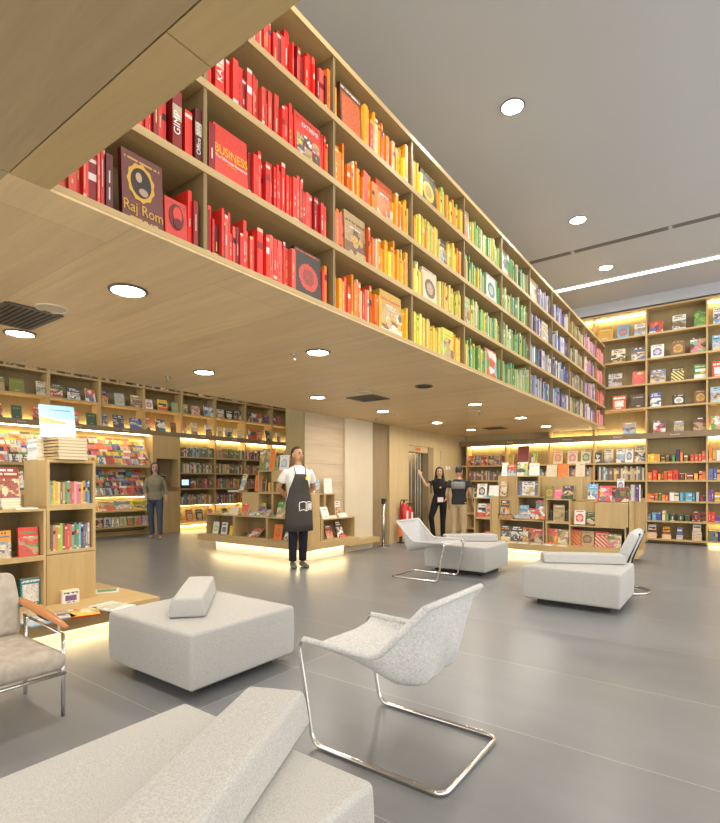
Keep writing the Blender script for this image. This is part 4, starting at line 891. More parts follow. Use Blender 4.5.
for px, w, h, bs, ac, st, ln in ((313.5, .17, .22, 'white', 'coral', 'circle', .15), (320, .08, .25, 'pale grey', 'slate blue', 'plain', .2), (326.5, .18, .2, 'white', 'grey', 'plain', .35), (338.5, .13, .27, 'white', 'orange', 'photo', .1), (334, .2, .06, 'cream', 'white', 'plain', .8), (344, .22, .1, 'white', 'cream', 'plain', .8), (326, .22, .03, 'amber', 'yellow', 'plain', .9)):
    pier(px, .66, w, h, bs, ac, st, W5, ln, -5.3 if ln < .3 else -5.24)
pier(317, 1.06, .17, .23, 'pale blue', 'teal', 'photo', 'on upper ledge beside stone pier', .15, -5.40); pier(312.5, 1.06, .2, .1, 'white', 'bright red', 'busy', 'on upper ledge beside stone pier', .7, -5.36); pier(328.5, 1.06, .2, .25, 'white', 'cream', 'plain', 'on upper ledge beside stone pier', .08, -5.40)

# back island in front of the back bookcase
t = thing('display_island', 'long oak display island of staggered cubbies before the back bookcase', 'display island', (-2.4, 8.9, 0))
G0 = 8.7
b = MB(); b.box(-4.1, -1.12, 8.55, 9.3, .10, .2); mk('platform', b, M_WOODX, t)
b = MB(); b.box(-3.95, -1.25, 8.85, 9.2, 0, .1); mk('toe_kick', b, M_WHITE, t)
led(t, -3.9, -1.25, 8.80, 8.83, .087, .099)
def bu(px0, px1, z0, z1, closed=False, y0=G0, y1=9.1):
    b = MB(); cubby(b, x_on(px0, y0), x_on(px1, y0), y0, y1, z0, z1, 'y-', .02, closed); mk('closed_panel' if closed else 'cubby', b, WM if not closed else M_WOODZ, t, bevel=.0015)
bu(474, 491, .2, .60); bu(474, 491, .60, .97)
bu(491.5, 498, .2, 1.0, True); bu(498.2, 516, 1.0, 1.36, True, G0 + .12); bu(516, 539, 1.0, 1.36, False, G0 + .02); bu(498.2, 517, .60, 1.0, True, G0 + .1); bu(517, 545, .60, 1.0, False, G0 + .05)
bu(498.2, 544, .2, .60); bu(545.5, 570, .58, .97); bu(545.5, 570, .2, .58); bu(540, 582, .97, 1.34, True, G0 + .14); bu(582.2, 588, .97, 1.34, True, G0 + .2)
bu(571, 595, .56, .93, True, G0 + .15); bu(595, 628, .55, .92, True, G0 - .02); bu(569, 626, .2, .55, False, G0 - .02)
b = MB(); b.box(x_on(629, G0), x_on(631, G0), G0, 9.25, .2, .95); mk('side_panel', b, M_WOODZ, t)
b = MB(); b.box(x_on(633, G0 + .1), x_on(643, G0 + .1), G0 + .3, G0 + .33, .2, 1.0); mk('side_panel', b, M_WOODZ, t)
def bb(px, z, w, h, base, acc, st, where, lean=.15, yy=G0 + .06, th=.02):
    dbook(x_on(px, yy), yy, z + .001, 0, w, h, base, acc, st, where, t=th, lean=lean, group='books shown on the long back island')
Wb = 'in bottom cubby of long island'
for px, bs, ac, st, w, h in ((481, 'white', 'bright red', 'photo', .18, .1), (488, 'bright red', 'white', 'blocks', .14, .14), (505, 'charcoal grey', 'amber', 'photo', .18, .26), (516.5, 'dark brown', 'white', 'photo', .2, .26), (528.5, 'charcoal grey', 'burnt orange', 'busy', .2, .24), (538.5, 'coral', 'dark brown', 'photo', .16, .23), (552, 'olive', 'coral', 'busy', .18, .25), (563, 'cream', 'tan', 'busy', .16, .24),
    (575.5, 'red', 'gold', 'stripes', .19, .25), (587, 'tan', 'brown', 'circle', .2, .24), (601.5, 'red', 'cream', 'stripes', .2, .24), (614, 'cream', 'olive', 'busy', .2, .22)):
    bb(px, .22, w, h, bs, ac, st, Wb)
Wm = 'in middle row of long island'
for px, z, w, h, bs, ac, st, yy in ((481.5, .62, .17, .24, 'white', 'bright red', 'blocks', G0 + .06), (488, .62, .14, .24, 'pale pink', 'coral', 'photo', G0 + .06), (504.5, .60, .16, .33, 'charcoal grey', 'amber', 'photo', G0 + .03), (505, .60, .24, .09, 'black', 'amber', 'stripes', G0 - .02), (523, .62, .18, .23, 'sky blue', 'white', 'photo', G0 + .1), (532, .62, .16, .18, 'brown', 'coral', 'busy', G0 + .08), (540, .62, .16, .32, 'orange', 'bright red', 'busy', G0 + .02), (522, .62, .26, .07, 'slate blue', 'white', 'stripes', G0 + .03), (558.5, .60, .18, .27, 'tan', 'olive', 'photo', G0 + .06), (550, .60, .06, .2, 'black', 'grey', 'plain', G0 + .1), (566, .60, .06, .2, 'black', 'grey', 'plain', G0 + .1),
    (579.5, .56, .17, .23, 'white', 'bright red', 'circle', G0 + .08), (591, .56, .13, .2, 'dark green', 'lime green', 'photo', G0 + .08)):
    bb(px, z, w, h, bs, ac, st, Wm, yy=yy)
Wt = 'on upper ledge of long island'
for px, z, w, h, bs, ac, st in ((481.5, .97, .18, .25, 'white', 'charcoal grey', 'circle'), (493.5, .97, .18, .22, 'white', 'pale pink', 'plain'), (488, .97, .2, .04, 'sky blue', 'teal', 'plain'), (503, 1.0, .12, .27, 'tan', 'white', 'photo'), (528, 1.02, .22, .24, 'white', 'slate blue', 'photo'), (519.5, 1.02, .05, .25, 'slate blue', 'navy blue', 'plain'), (536, 1.02, .05, .25, 'slate blue', 'white', 'plain'),
    (549, .97, .15, .22, 'olive', 'gold', 'circle'), (558, .97, .13, .17, 'pink', 'white', 'plain'), (568, .97, .17, .22, 'dark brown', 'purple', 'photo'), (567, .97, .2, .06, 'black', 'green', 'stripes')):
    bb(px, z, w, h, bs, ac, st, Wt, yy=G0 + (.05 if z > 1 else .04))
Wq = 'on top of long island against back shelves'
for px, z, w, h, bs, ac, st, ln in ((504, 1.36, .1, .25, 'white', 'grey', 'plain', .3), (511, 1.36, .16, .19, 'red', 'charcoal grey', 'photo', .2), (522, 1.36, .18, .24, 'charcoal grey', 'white', 'busy', .1), (534, 1.36, .17, .22, 'white', 'pale blue', 'plain', .1), (551.5, 1.34, .17, .2, 'cream', 'white', 'plain', .1), (563, 1.34, .17, .22, 'orange', 'amber', 'plain', .1), (580, 1.34, .14, .25, 'cream', 'tan', 'plain', .1),
    (592.5, .97, .15, .25, 'sky blue', 'white', 'photo', .15), (600, .94, .1, .24, 'bright red', 'white', 'plain', .3), (607.5, .94, .22, .25, 'yellow', 'bright red', 'busy', .15), (620, .94, .24, .22, 'charcoal grey', 'dark red', 'busy', .15), (620.5, 1.1, .1, .2, 'white', 'slate blue', 'circle', .1)):
    bb(px, z, w, h, bs, ac, st, Wq, ln, G0 + .2 if z > 1 else G0 + .12)
for px in (500, 512, 523, 535, 548, 562):
    xx = x_on(px, 8.6); flat_book(xx, 8.63, .201, R(rng.randint(-20, 20)), .16, .1, .02, rng.choice(['white', 'cream']), rng.choice(['tan', 'pink', 'pale blue']), 'plain', uniq('pale booklet lying on platform lip of long island'), 'booklets on the island lip')
for i in range(6):
    c = ['pale grey', 'cream', 'purple', 'slate blue', 'purple', 'white'][i]; z = [.75, .2, .2, .2, .56, .95][i]
    bb(632.5 + i * 1.2, z if z < .5 else .95, .05, .26, c, 'white', 'plain', 'beside the end panel of long island', .05, G0 + .1 + .0 * i)

# ------------------------------------------------------------------ seating
def rounded(b, x0, x1, y0, y1, z0, z1, r, n=4, puff=0.0, nu=8):
    """box with rounded edges and slightly crowned faces (superellipse sampling)"""
    cx, cy, cz = (x0 + x1) / 2, (y0 + y1) / 2, (z0 + z1) / 2; hx, hy, hz = (x1 - x0) / 2, (y1 - y0) / 2, (z1 - z0) / 2
    ks = [-1] + [-1 + r * (1 - math.cos(math.pi / 2 * k / n)) for k in range(1, n)]
    def coords(h):
        a = [0] + [r * k / n for k in range(1, n + 1)]; m = [r + (2 * h - 2 * r) * k / nu for k in range(1, nu)]
        c = a + m + [2 * h - q for q in a[::-1]]; return [q - h for q in c]
    X, Y, Z = coords(hx), coords(hy), coords(hz); verts = {}
    def vid(i, j, k):
        if (i, j, k) not in verts:
            p = Vector((X[i], Y[j], Z[k])); c = Vector((max(-hx + r, min(hx - r, p.x)), max(-hy + r, min(hy - r, p.y)), max(-hz + r, min(hz - r, p.z))))
            d = p - c
            if d.length > 1e-9: p = c + d.normalized() * r
            f = (1 - (p.x / hx) ** 2) * (1 - (p.y / hy) ** 2); g = (1 - (p.z / hz) ** 2)
            q = Vector((p.x * (1 + puff * .25 * g), p.y * (1 + puff * .25 * g), p.z + (puff * .12 * f if p.z > 0 else 0)))
            verts[(i, j, k)] = len(b.v); b.v.append((q.x + cx, q.y + cy, q.z + cz))
        return verts[(i, j, k)]
    nx, ny, nz = len(X) - 1, len(Y) - 1, len(Z) - 1
    def q(a, c, d, e): b.f.append([vid(*a), vid(*c), vid(*d), vid(*e)]); b.c.append((1, 1, 1)); b.m.append(0)
    for i in range(nx):
        for j in range(ny): q((i, j, 0), (i, j + 1, 0), (i + 1, j + 1, 0), (i + 1, j, 0)); q((i, j, nz), (i + 1, j, nz), (i + 1, j + 1, nz), (i, j + 1, nz))
    for i in range(nx):
        for k in range(nz): q((i, 0, k), (i + 1, 0, k), (i + 1, 0, k + 1), (i, 0, k + 1)); q((i, ny, k), (i, ny, k + 1), (i + 1, ny, k + 1), (i + 1, ny, k))
    for j in range(ny):
        for k in range(nz): q((0, j, k), (0, j, k + 1), (0, j + 1, k + 1), (0, j + 1, k)); q((nx, j, k), (nx, j + 1, k), (nx, j + 1, k + 1), (nx, j, k + 1))
OT = .39
def make_ottoman(label):
    t = thing('ottoman', label, 'ottoman', group='pale grey ottomans')
    b = MB(); rounded(b, -.45, .45, -.42, .42, .06, OT, .022, 4, .05); mk('cushion', b, M_FAB, t, smooth=True)
    b = MB(); b.box(-.34, .34, -.31, .31, .0, .065); mk('plinth', b, M_DARK, t)
    b = MB(); b.box(-.452, -.445, -.30, -.27, .17, .185); mk('pull_tab', b, M_DARK, t)
    return t
def make_bolster(label):
    t = thing('bolster', label, 'bolster cushion', group='long bolster cushions on the ottomans')
    b = MB(); rounded(b, -.36, .36, -.105, .105, 0, .12, .018, 4, .06)
    b.v = [(x, y * (1 - .20 * z / .12), z) for x, y, z in b.v]
    mk('cushion', b, M_FAB, t, smooth=True)
    return t
o0 = make_ottoman('square pale grey ottoman between low display stand and sling chair'); o0.location = (-2.90, 2.165, 0)
b0 = make_bolster('small looking bolster lying across the square ottoman by the display stand'); b0.location = (-3.03, 2.19, OT + .006); b0.scale = (1.05, 1.1, 1.05); b0.rotation_euler = (0, 0, R(137))
spots = [((-1.275, .785, 0), 'nearest pale grey ottoman, cut off by the picture edge', (-1.13, .88, OT + .006), -66, 'largest bolster, lying diagonally on the nearest ottoman', 1.25),
         ((-1.27, 5.64, 0), 'pale grey ottoman in front of the long island with a chair behind', (-1.27, 5.75, OT + .006), 27, 'bolster on the ottoman in front of the long island', 1.12),
         ((-3.02, 6.72, 0), 'pale grey ottoman beside the people and the sling chair', (-3.05, 6.9, OT + .006), 42, 'bolster on the ottoman nearest the lift', 1.05)]
for loc, lab, bl, ba, blab, sc in spots:
    c = copy_tree(o0); c.location = loc; c['label'] = lab
    c = copy_tree(b0); c.location = bl; c.rotation_euler = (0, 0, R(ba)); c.scale = (sc, sc, 1.0 if sc > 1.2 else .8); c['label'] = blab

def smooth_path(P, n=6, r=.07):
    """polyline with rounded corners"""
    P = [Vector(p) for p in P]; out = [P[0]]
    for i in range(1, len(P) - 1):
        a, c, d = P[i - 1], P[i], P[i + 1]; q = min(r, (a - c).length * .45, (d - c).length * .45)
        s, e = c + (a - c).normalized() * q, c + (d - c).normalized() * q
        for k in range(n + 1): u = k / n; out.append(s * (1 - u) ** 2 + c * 2 * u * (1 - u) + e * u * u)
    out.append(P[-1]); return out
def make_sling(label):
    """cantilever sling chair, back at +X"""
    t = thing('sling_chair', label, 'chair', group='tubular steel sling chairs'); W = .285; r = .0115
    side = lambda s: [(.22, s * W, .72), (.0, s * W, .485), (-.455, s * W, .497), (-.36, s * W, .013), (.32, s * W, .013)]
    a = side(-1); c = side(1)
    path = smooth_path([(.235, 0, .735), (.235, -W, .735)] + a[1:] + c[1:][::-1] + [(.235, W, .735)], 6, .055)
    b = MB(); b.tube(path, r, 10, closed=True); mk('tube_frame', b, M_CHROME, t, world=False, smooth=True)
    rail = smooth_path([(-.45, 0, .497), (.0, 0, .487), (.235, 0, .735)], 8, .06)
    EDGE = [(-.42, .497), (-.27, .494), (-.12, .491), (-.01, .489), (.07, .565), (.155, .655), (.235, .737)]
    MID = [(-.41, .45), (-.26, .425), (-.09, .395), (.105, .345), (.165, .43), (.205, .59), (.235, .737)]
    def spl(P, s):
        q = s * (len(P) - 1); i = min(len(P) - 2, int(q)); u = q - i; p = [P[max(0, i - 1)], P[i], P[i + 1], P[min(len(P) - 1, i + 2)]]
        return [.5 * (2 * p[1][m] + (p[2][m] - p[0][m]) * u + (2 * p[0][m] - 5 * p[1][m] + 4 * p[2][m] - p[3][m]) * u * u + (3 * p[1][m] - p[0][m] - 3 * p[2][m] + p[3][m]) * u ** 3) for m in (0, 1)]
    ns, nw = 48, 26; b = MB()
    for lay in (0, 1):
        for i in range(ns + 1):
            s = i / ns; e = spl(EDGE, s); m = spl(MID, s)
            for j in range(nw + 1):
                w = -1 + 2 * j / nw; pr = (1 - abs(w) ** 6) * (1 + .03 * math.sin(s * 17 + w * 6) + .02 * math.sin(s * 5 - w * 13)); g = .004 * lay
                b.v.append((e[0] * (1 - pr) + m[0] * pr + g * (1 if s > .5 else 0), w * (W + .006), e[1] * (1 - pr) + m[1] * pr - g + .006))
    n1 = (ns + 1) * (nw + 1)
    for i in range(ns):
        for j in range(nw):
            a0 = i * (nw + 1) + j; f = [a0, a0 + nw + 1, a0 + nw + 2, a0 + 1]
            b.f.append(f); b.c.append((1, 1, 1)); b.m.append(0); b.f.append([n1 + q for q in f[::-1]]); b.c.append((1, 1, 1)); b.m.append(0)
    sl = mk('sling', b, M_SLING, t, world=False, smooth=True)
    for s in (-1, 1):
        b = MB(); pts = [Vector((p.x, s * W, p.z)) for p in rail[1:]]; b.tube([(-.42, s * W, .496)] + pts, r + .004, 8); mk('hem', b, M_SLING, sl, world=False, smooth=True)
    b = MB(); b.tube([(.235, -W, .735), (.235, W, .735)], r + .004, 8); mk('hem', b, M_SLING, sl, world=False, smooth=True)
    return t
s0 = make_sling('nearest tubular steel sling chair with mottled white seat on open floor'); s0.location = (-1.23, 2.09, 0)
c = copy_tree(s0); c.location = (-3.28, 5.92, 0); c.rotation_euler = (0, 0, R(180)); c['label'] = 'distant sling chair facing the ottoman, in front of the fire extinguishers'
t = thing('lounge_chair', 'padded white lounge chair on a steel ring base, half hidden behind ottoman', 'chair', (-1.05, 6.55, 0))
b = MB(); rounded(b, -.05, .05, -.27, .27, 0, .46, .04, 4, .25); Mx = Matrix.Translation((-1.03, 6.52, .27)) @ Matrix.Rotation(R(24), 4, 'Y'); b.v = [tuple(Mx @ Vector(v)) for v in b.v]; mk('backrest', b, M_SLING, t, smooth=True)
b = MB(); rounded(b, -1.55, -1.05, 6.26, 6.80, .22, .32, .035, 4, .2); mk('seat', b, M_SLING, t, smooth=True)
for y in (6.34, 6.72): b = MB(); b.tube(smooth_path([(-.80, y, .68), (-.94, y, .30), (-.93, y + (.06 if y < 6.5 else -.06), .016)], 5, .08), .009, 8); mk('back_rod', b, plain('dark bronze rod', (.05, .05, .05), .35, .8), t, smooth=True)
b = MB(); b.tube([(-.92 + .20 * math.cos(a), 6.53 + .24 * math.sin(a), .014) for a in [2 * math.pi * q / 36 for q in range(36)]], .012, 8, closed=True); mk('ring_base', b, M_CHROME, t, smooth=True)
b = MB(); b.tube([(-1.05, 6.53, .23), (-1.05, 6.53, .02)], .03, 12); b.tube([(-1.25, 6.53, .02), (-.85, 6.53, .02)], .01, 8); mk('pedestal', b, M_CHROME, t)

# pale suede armchair with wooden arms
t = thing('armchair', 'low suede armchair with chrome legs and tapered wooden arms', 'armchair', (-3.12, .92, 0))
b = MB(); rounded(b, -3.42, -2.84, .62, 1.235, .255, .365, .03, 4, .25); mk('seat', b, M_SUEDE, t, smooth=True)
b = MB(); rounded(b, -.045, .045, -.30, .30, 0, .36, .035, 4, .2); Mx = Matrix.Translation((-3.37, .925, .36)) @ Matrix.Rotation(R(-17), 4, 'Y'); b.v = [tuple(Mx @ Vector(v)) for v in b.v]; mk('backrest', b, M_SUEDE, t, smooth=True)
for y in (.64, 1.255):
    b = MB(); b.tube([(-2.88, y, .0), (-2.88, y, .44)], .011, 8); b.tube([(-3.36, y, .0), (-3.36, y, .47)], .011, 8); b.tube([(-3.40, y, .235), (-2.86, y, .235)], .010, 8); b.tube([(-3.38, y, .465), (-2.88, y, .435)], .008, 8); mk('leg_frame', b, M_CHROME, t, smooth=True)
    b = MB(); b.loft([((-3.46, y, .545), .018, .012), ((-3.36, y, .537), .03, .016), ((-3.1, y, .515), .032, .017), ((-2.92, y, .492), .020, .014), ((-2.84, y, .48), .012, .010)], ref=(0, 1, 0)); mk('armrest', b, plain('varnished arm wood', (.48, .20, .07), .3), t, smooth=True)
    b = MB(); b.tube([(-2.93, y, .44), (-2.93, y, .485)], .006, 6); b.tube([(-3.33, y, .46), (-3.33, y, .53)], .006, 6); mk('arm_post', b, M_CHROME, t)
for x in (-2.86, -3.38): b = MB(); b.tube([(x, .64, .235), (x, 1.255, .235)], .010, 8); mk('cross_rail', b, M_CHROME, t, smooth=True)

# bollard and fire extinguishers
x, y = at_z(376.5, 546, 0); x += .16
t = thing('barrier_post', 'slim cream floor post with dark cap beside the stone pier', 'post', (x, y, 0))
b = MB(); b.tube([(x, y, 0), (x, y, .012)], .13, 24); mk('base', b, M_STEEL, t)
b = MB(); b.tube([(x, y, .012), (x, y, .84)], .035, 14); mk('pole', b, M_STEEL, t, smooth=True)
b = MB(); b.tube([(x, y, .84), (x, y, .93)], .04, 14); b.box(x, x + .05, y - .02, y + .02, .87, .92); mk('cap', b, M_DARK, t)
M_RED = plain('extinguisher red', (.62, .02, .012), .25)
for k, (yy, z0, rr, hh, lab) in enumerate(((9.0, .40, .085, .42, 'larger red fire extinguisher on the cream wall beside the lift'), (9.22, .36, .07, .38, 'smaller red fire extinguisher nearer the lift doors'))):
    xx = XE + .11; t = thing('fire_extinguisher', lab, 'fire extinguisher', (xx, yy, z0), 0, 'fire extinguishers by the lift')
    b = MB(); prof = [(0, .9), (.02, 1), (hh * .8, 1), (hh * .9, .8), (hh * .97, .35), (hh, .3)]; b.tube([(xx, yy, z0 + q) for q, _ in prof], [rr * m for _, m in prof], 18); mk('cylinder', b, M_RED, t, smooth=True)
    b = MB(); b.box(xx + rr * .55, xx + rr + .003, yy - .03, yy + .03, z0 + .08, z0 + .26); mk('label_plate', b, M_WHT, t)
    b = MB(); b.tube([(xx, yy, z0 + hh), (xx, yy, z0 + hh + .05)], .02, 8); b.box(xx - .02, xx + .09, yy - .008, yy + .008, z0 + hh + .05, z0 + hh + .065); mk('valve', b, M_DARK, t)
    b = MB(); b.tube(smooth_path([(xx, yy, z0 + hh + .03), (xx, yy - .10, z0 + hh + .08), (xx, yy - .15, z0 + hh - .05), (xx + .02, yy - .12, z0 + .12)], 6, .07), .010, 7); mk('hose', b, M_DARK, t, smooth=True)
    b = MB(); b.box(XE, XE + .04, yy - .03, yy + .03, z0 + .02, z0 + .3); mk('bracket', b, M_STEEL, t)
xx, yy = XE + .12, 8.86
t = thing('floor_sign', 'orange folded panel on dark stand below the fire extinguishers', 'floor sign', (xx, yy, 0))
b = MB(); b.box(xx - .01, xx + .01, yy - .08, yy + .08, .14, .42); mk('panel', b, plain('signal orange', (.85, .16, .03), .5), t)
b = MB(); b.box(xx - .06, xx + .06, yy - .05, yy + .05, 0, .02); b.box(xx - .008, xx + .008, yy - .05, yy + .05, .02, .14); mk('stand', b, M_DARK, t)

# ------------------------------------------------------------------ people (local: facing -Y, own right hand at -X)
def skin_mat(n, c): return plain(n, c, .55, noise=.05, scale=8)
def fuse(o, vox, it=3, fac=.5):
    m = o.modifiers.new('remesh', 'REMESH'); m.mode = 'VOXEL'; m.voxel_size = vox; m.use_smooth_shade = True
    s = o.modifiers.new('smooth', 'SMOOTH'); s.iterations = it; s.factor = fac
def hand(b, wr, d, side, curl=.25, s=1.0):
    """palm, four unequal bent fingers and a thumb; d: forearm direction, side: thumb direction"""
    d = Vector(d).normalized(); sd = Vector(side); sd = (sd - d * sd.dot(d)).normalized(); nr = d.cross(sd); wr = Vector(wr)
    pe = wr + d * .095 * s
    b.loft([(wr - d * .02, .024 * s, .018 * s), (wr + d * .02 * s, .032 * s, .016 * s), (wr + d * .06 * s, .040 * s, .015 * s), (pe, .037 * s, .012 * s)], ref=sd, seg=12)
    for k, ln in enumerate((.075, .085, .078, .06)):
        o = pe - d * .012 + sd * (.028 - k * .0187) * s; q = [o, o + (d + nr * curl * .4).normalized() * ln * .45 * s]
        q.append(q[-1] + (d + nr * curl * 1.5).normalized() * ln * .33 * s); q.append(q[-1] + (d + nr * curl * 3).normalized() * ln * .25 * s)
        b.tube(q, [.0098 * s, .0094 * s, .0085 * s, .007 * s], 8)
    o = wr + d * .025 * s + sd * .026 * s; b.tube([o, o + (d * .8 + sd * .8).normalized() * .038 * s, o + (d + sd * .4 + nr * curl).normalized() * .068 * s], [.013 * s, .0115 * s, .009 * s], 8)
def person(label, loc, yaw, H, P, skin, hairc, top, bottom, shoe, female=False, hair='short', head_yaw=0, head_pitch=0, sleeve=.45, extra=None):
    k = H / 1.75; t = thing('person', label, 'person', loc, R(yaw)); S = lambda p: Vector(p) * k
    J = dict(shL=(.182, 0, 1.405), elL=(.225, .02, 1.14), wrL=(.23, -.05, .88), shR=(-.182, 0, 1.405), elR=(-.225, .02, 1.14), wrR=(-.23, -.05, .88),
             hipL=(.09, 0, .92), knL=(.1, -.01, .50), anL=(.1, .02, .09), hipR=(-.09, 0, .92), knR=(-.1, -.01, .50), anR=(-.1, .02, .09))
    if female:
        for q in ('shL', 'elL', 'wrL', 'shR', 'elR', 'wrR'): J[q] = (J[q][0] * .88, J[q][1], J[q][2])
    J.update(P); J = {a: S(c) for a, c in J.items()}; fw = .88 if female else 1.0
    ms = skin_mat('skin', skin); rot = Matrix.Translation(S((0, -.005, 1.52))) @ Matrix.Rotation(R(head_yaw), 4, 'Z') @ Matrix.Rotation(R(head_pitch), 4, 'X') @ Matrix.Translation(S((0, .005, -1.52)))
    hd = lambda p: rot @ S(p)
    b = MB()
    # torso, neck, head
    b.loft([(S((0, .0, .86)), .13 * k, .10 * k), (S((0, 0, .95)), .165 * k * (1.03 if female else 1), .115 * k), (S((0, 0, 1.08)), .135 * k * fw, .095 * k), (S((0, -.005, 1.25)), .16 * k * fw, .115 * k), (S((0, 0, 1.38)), .175 * k * fw, .105 * k), (S((0, .005, 1.45)), .12 * k * fw, .075 * k), (S((0, .005, 1.49)), .06 * k, .06 * k)], seg=20)
    b.loft([(S((0, .01, 1.44)), .058 * k * fw, .06 * k), (S((0, 0, 1.50)), .053 * k * fw, .056 * k), (hd((0, .0, 1.58)), .052 * k * fw, .056 * k)], seg=14)
    b.loft([(hd((0, -.04, 1.525)), .022 * k, .022 * k), (hd((0, -.025, 1.54)), .045 * k, .055 * k), (hd((0, -.01, 1.575)), .066 * k, .082 * k), (hd((0, 0, 1.62)), .076 * k, .094 * k), (hd((0, .004, 1.66)), .079 * k, .098 * k), (hd((0, .006, 1.70)), .073 * k, .094 * k), (hd((0, .008, 1.73)), .058 * k, .074 * k), (hd((0, .008, 1.75)), .028 * k, .035 * k)], seg=22)
    b.loft([(hd((0, -.088, 1.65)), .008 * k, .008 * k), (hd((0, -.102, 1.625)), .012 * k, .012 * k), (hd((0, -.108, 1.612)), .016 * k, .012 * k), (hd((0, -.09, 1.60)), .012 * k, .008 * k)], seg=10)
    for sx in (-1, 1): b.loft([(hd((sx * .078, .005, 1.60)), .008 * k, .012 * k), (hd((sx * .084, .01, 1.63)), .009 * k, .02 * k), (hd((sx * .080, .012, 1.66)), .007 * k, .014 * k)], seg=10)
    for s in 'LR':
        sh, el, wr = J['sh' + s], J['el' + s], J['wr' + s]; m = sh.lerp(el, .4)
        b.loft([(sh.lerp(S((0, 0, 1.36)), .4), .045 * k, .05 * k), (sh + S((0, 0, -.02)), .048 * k * fw, .052 * k * fw), (m, .046 * k * fw, .048 * k * fw), (el, .037 * k * fw, .038 * k * fw)], seg=14)
        b.loft([(el.lerp(sh, .06), .036 * k * fw, .037 * k * fw), (el.lerp(wr, .3), .039 * k * fw, .036 * k * fw), (wr, .024 * k, .021 * k)], seg=14)
        hand(b, wr, wr - el, P.get('th' + s, (0, -1, 0)), .3, k)
        hp, kn, an = J['hip' + s], J['kn' + s], J['an' + s]
        b.loft([(hp + S((0, 0, .03)), .085 * k, .09 * k), (hp.lerp(kn, .3), .082 * k, .085 * k), (kn, .055 * k, .057 * k), (kn.lerp(an, .35), .052 * k, .056 * k), (an, .034 * k, .036 * k)], seg=16)
        b.loft([(an + S((0, .03, -.03)), .03 * k, .035 * k), (an + S((0, -.05, -.05)), .036 * k, .028 * k), (an + S((0, -.13, -.065)), .036 * k, .016 * k)], seg=12)
    o = mk('body', b, ms, t, world=False); fuse(o, .0072 * k, 2, .5)
    # face details
    b = MB()
    for sx in (-1, 1): b.tube([hd((sx * .03 - .012, -.087, 1.645)), hd((sx * .03, -.0925, 1.647)), hd((sx * .03 + .012, -.087, 1.645))], [.004 * k, .0085 * k, .004 * k], 6)
    mk('eyes', b, M_DARK, t, world=False)
    b = MB()
    for sx in (-1, 1): b.tube([hd((sx * .012 + sx * .004, -.094, 1.664)), hd((sx * .03, -.093, 1.669)), hd((sx * .048, -.082, 1.663))], .0055 * k, 6)
    mk('eyebrows', b, skin_mat('hair', hairc), t, world=False)
    b = MB(); b.tube([hd((-.024, -.079, 1.577)), hd((0, -.091, 1.579)), hd((.024, -.079, 1.577))], [.004 * k, .009 * k, .004 * k], 6); mk('mouth', b, plain('lips', (.36, .12, .09), .5), t, world=False)
    # hair
    b = MB(); mh = skin_mat('hair', hairc)
    b.loft([(hd((0, .035, 1.60)), .062 * k, .060 * k), (hd((0, .028, 1.65)), .083 * k, .078 * k), (hd((0, .016, 1.695)), .081 * k, .092 * k), (hd((0, .008, 1.735)), .067 * k, .084 * k), (hd((0, .008, 1.765)), .036 * k, .045 * k)], seg=20)
    if hair == 'long':
        for sx in (-1, 1): b.loft([(hd((sx * .045, -.01, 1.73)), .03 * k, .05 * k), (hd((sx * .082, .0, 1.66)), .022 * k, .05 * k), (hd((sx * .088, .01, 1.57)), .026 * k, .055 * k), (S((sx * .10, .0, 1.45)), .034 * k, .06 * k), (S((sx * .11, -.05, 1.32)), .034 * k, .045 * k), (S((sx * .10, -.07, 1.2)), .016 * k, .02 * k)], seg=12)
        b.loft([(hd((0, .06, 1.68)), .07 * k, .05 * k), (hd((0, .08, 1.55)), .09 * k, .045 * k), (S((0, .11, 1.4)), .1 * k, .04 * k), (S((0, .12, 1.26)), .07 * k, .025 * k)], seg=14)
    if hair == 'mid':
        for sx in (-1, 1): b.loft([(hd((sx * .05, -.005, 1.73)), .026 * k, .05 * k), (hd((sx * .08, .0, 1.66)), .02 * k, .05 * k), (hd((sx * .082, .015, 1.55)), .024 * k, .05 * k), (S((sx * .08, -.01, 1.46)), .018 * k, .03 * k)], seg=12)
        b.loft([(hd((0, .06, 1.68)), .07 * k, .05 * k), (hd((0, .07, 1.55)), .08 * k, .04 * k), (S((0, .085, 1.44)), .06 * k, .03 * k)], seg=14)
    o = mk('hair', b, mh, t, world=False); fuse(o, .008 * k, 2, .5)
    # top: shirt with sleeves
    b = MB(); g = .012
    b.loft([(S((0, 0, .90)), (.172 + g) * k, (.125 + g) * k), (S((0, 0, 1.0)), (.160 + g) * k * (.98 if female else 1), (.115 + g) * k), (S((0, 0, 1.10)), (.142 + g) * k * fw, (.103 + g) * k), (S((0, -.005, 1.25)), (.168 + g) * k * fw, (.12 + g + (.018 if female else 0)) * k), (S((0, 0, 1.38)), (.186 + g) * k * fw, (.108 + g) * k), (S((0, .005, 1.43)), (.150 + g) * k * fw, (.080 + g) * k), (S((0, .005, 1.462)), (.095 + g) * k * fw, (.068 + g) * k), (S((0, .008, 1.478)), .070 * k, .066 * k)], seg=22)
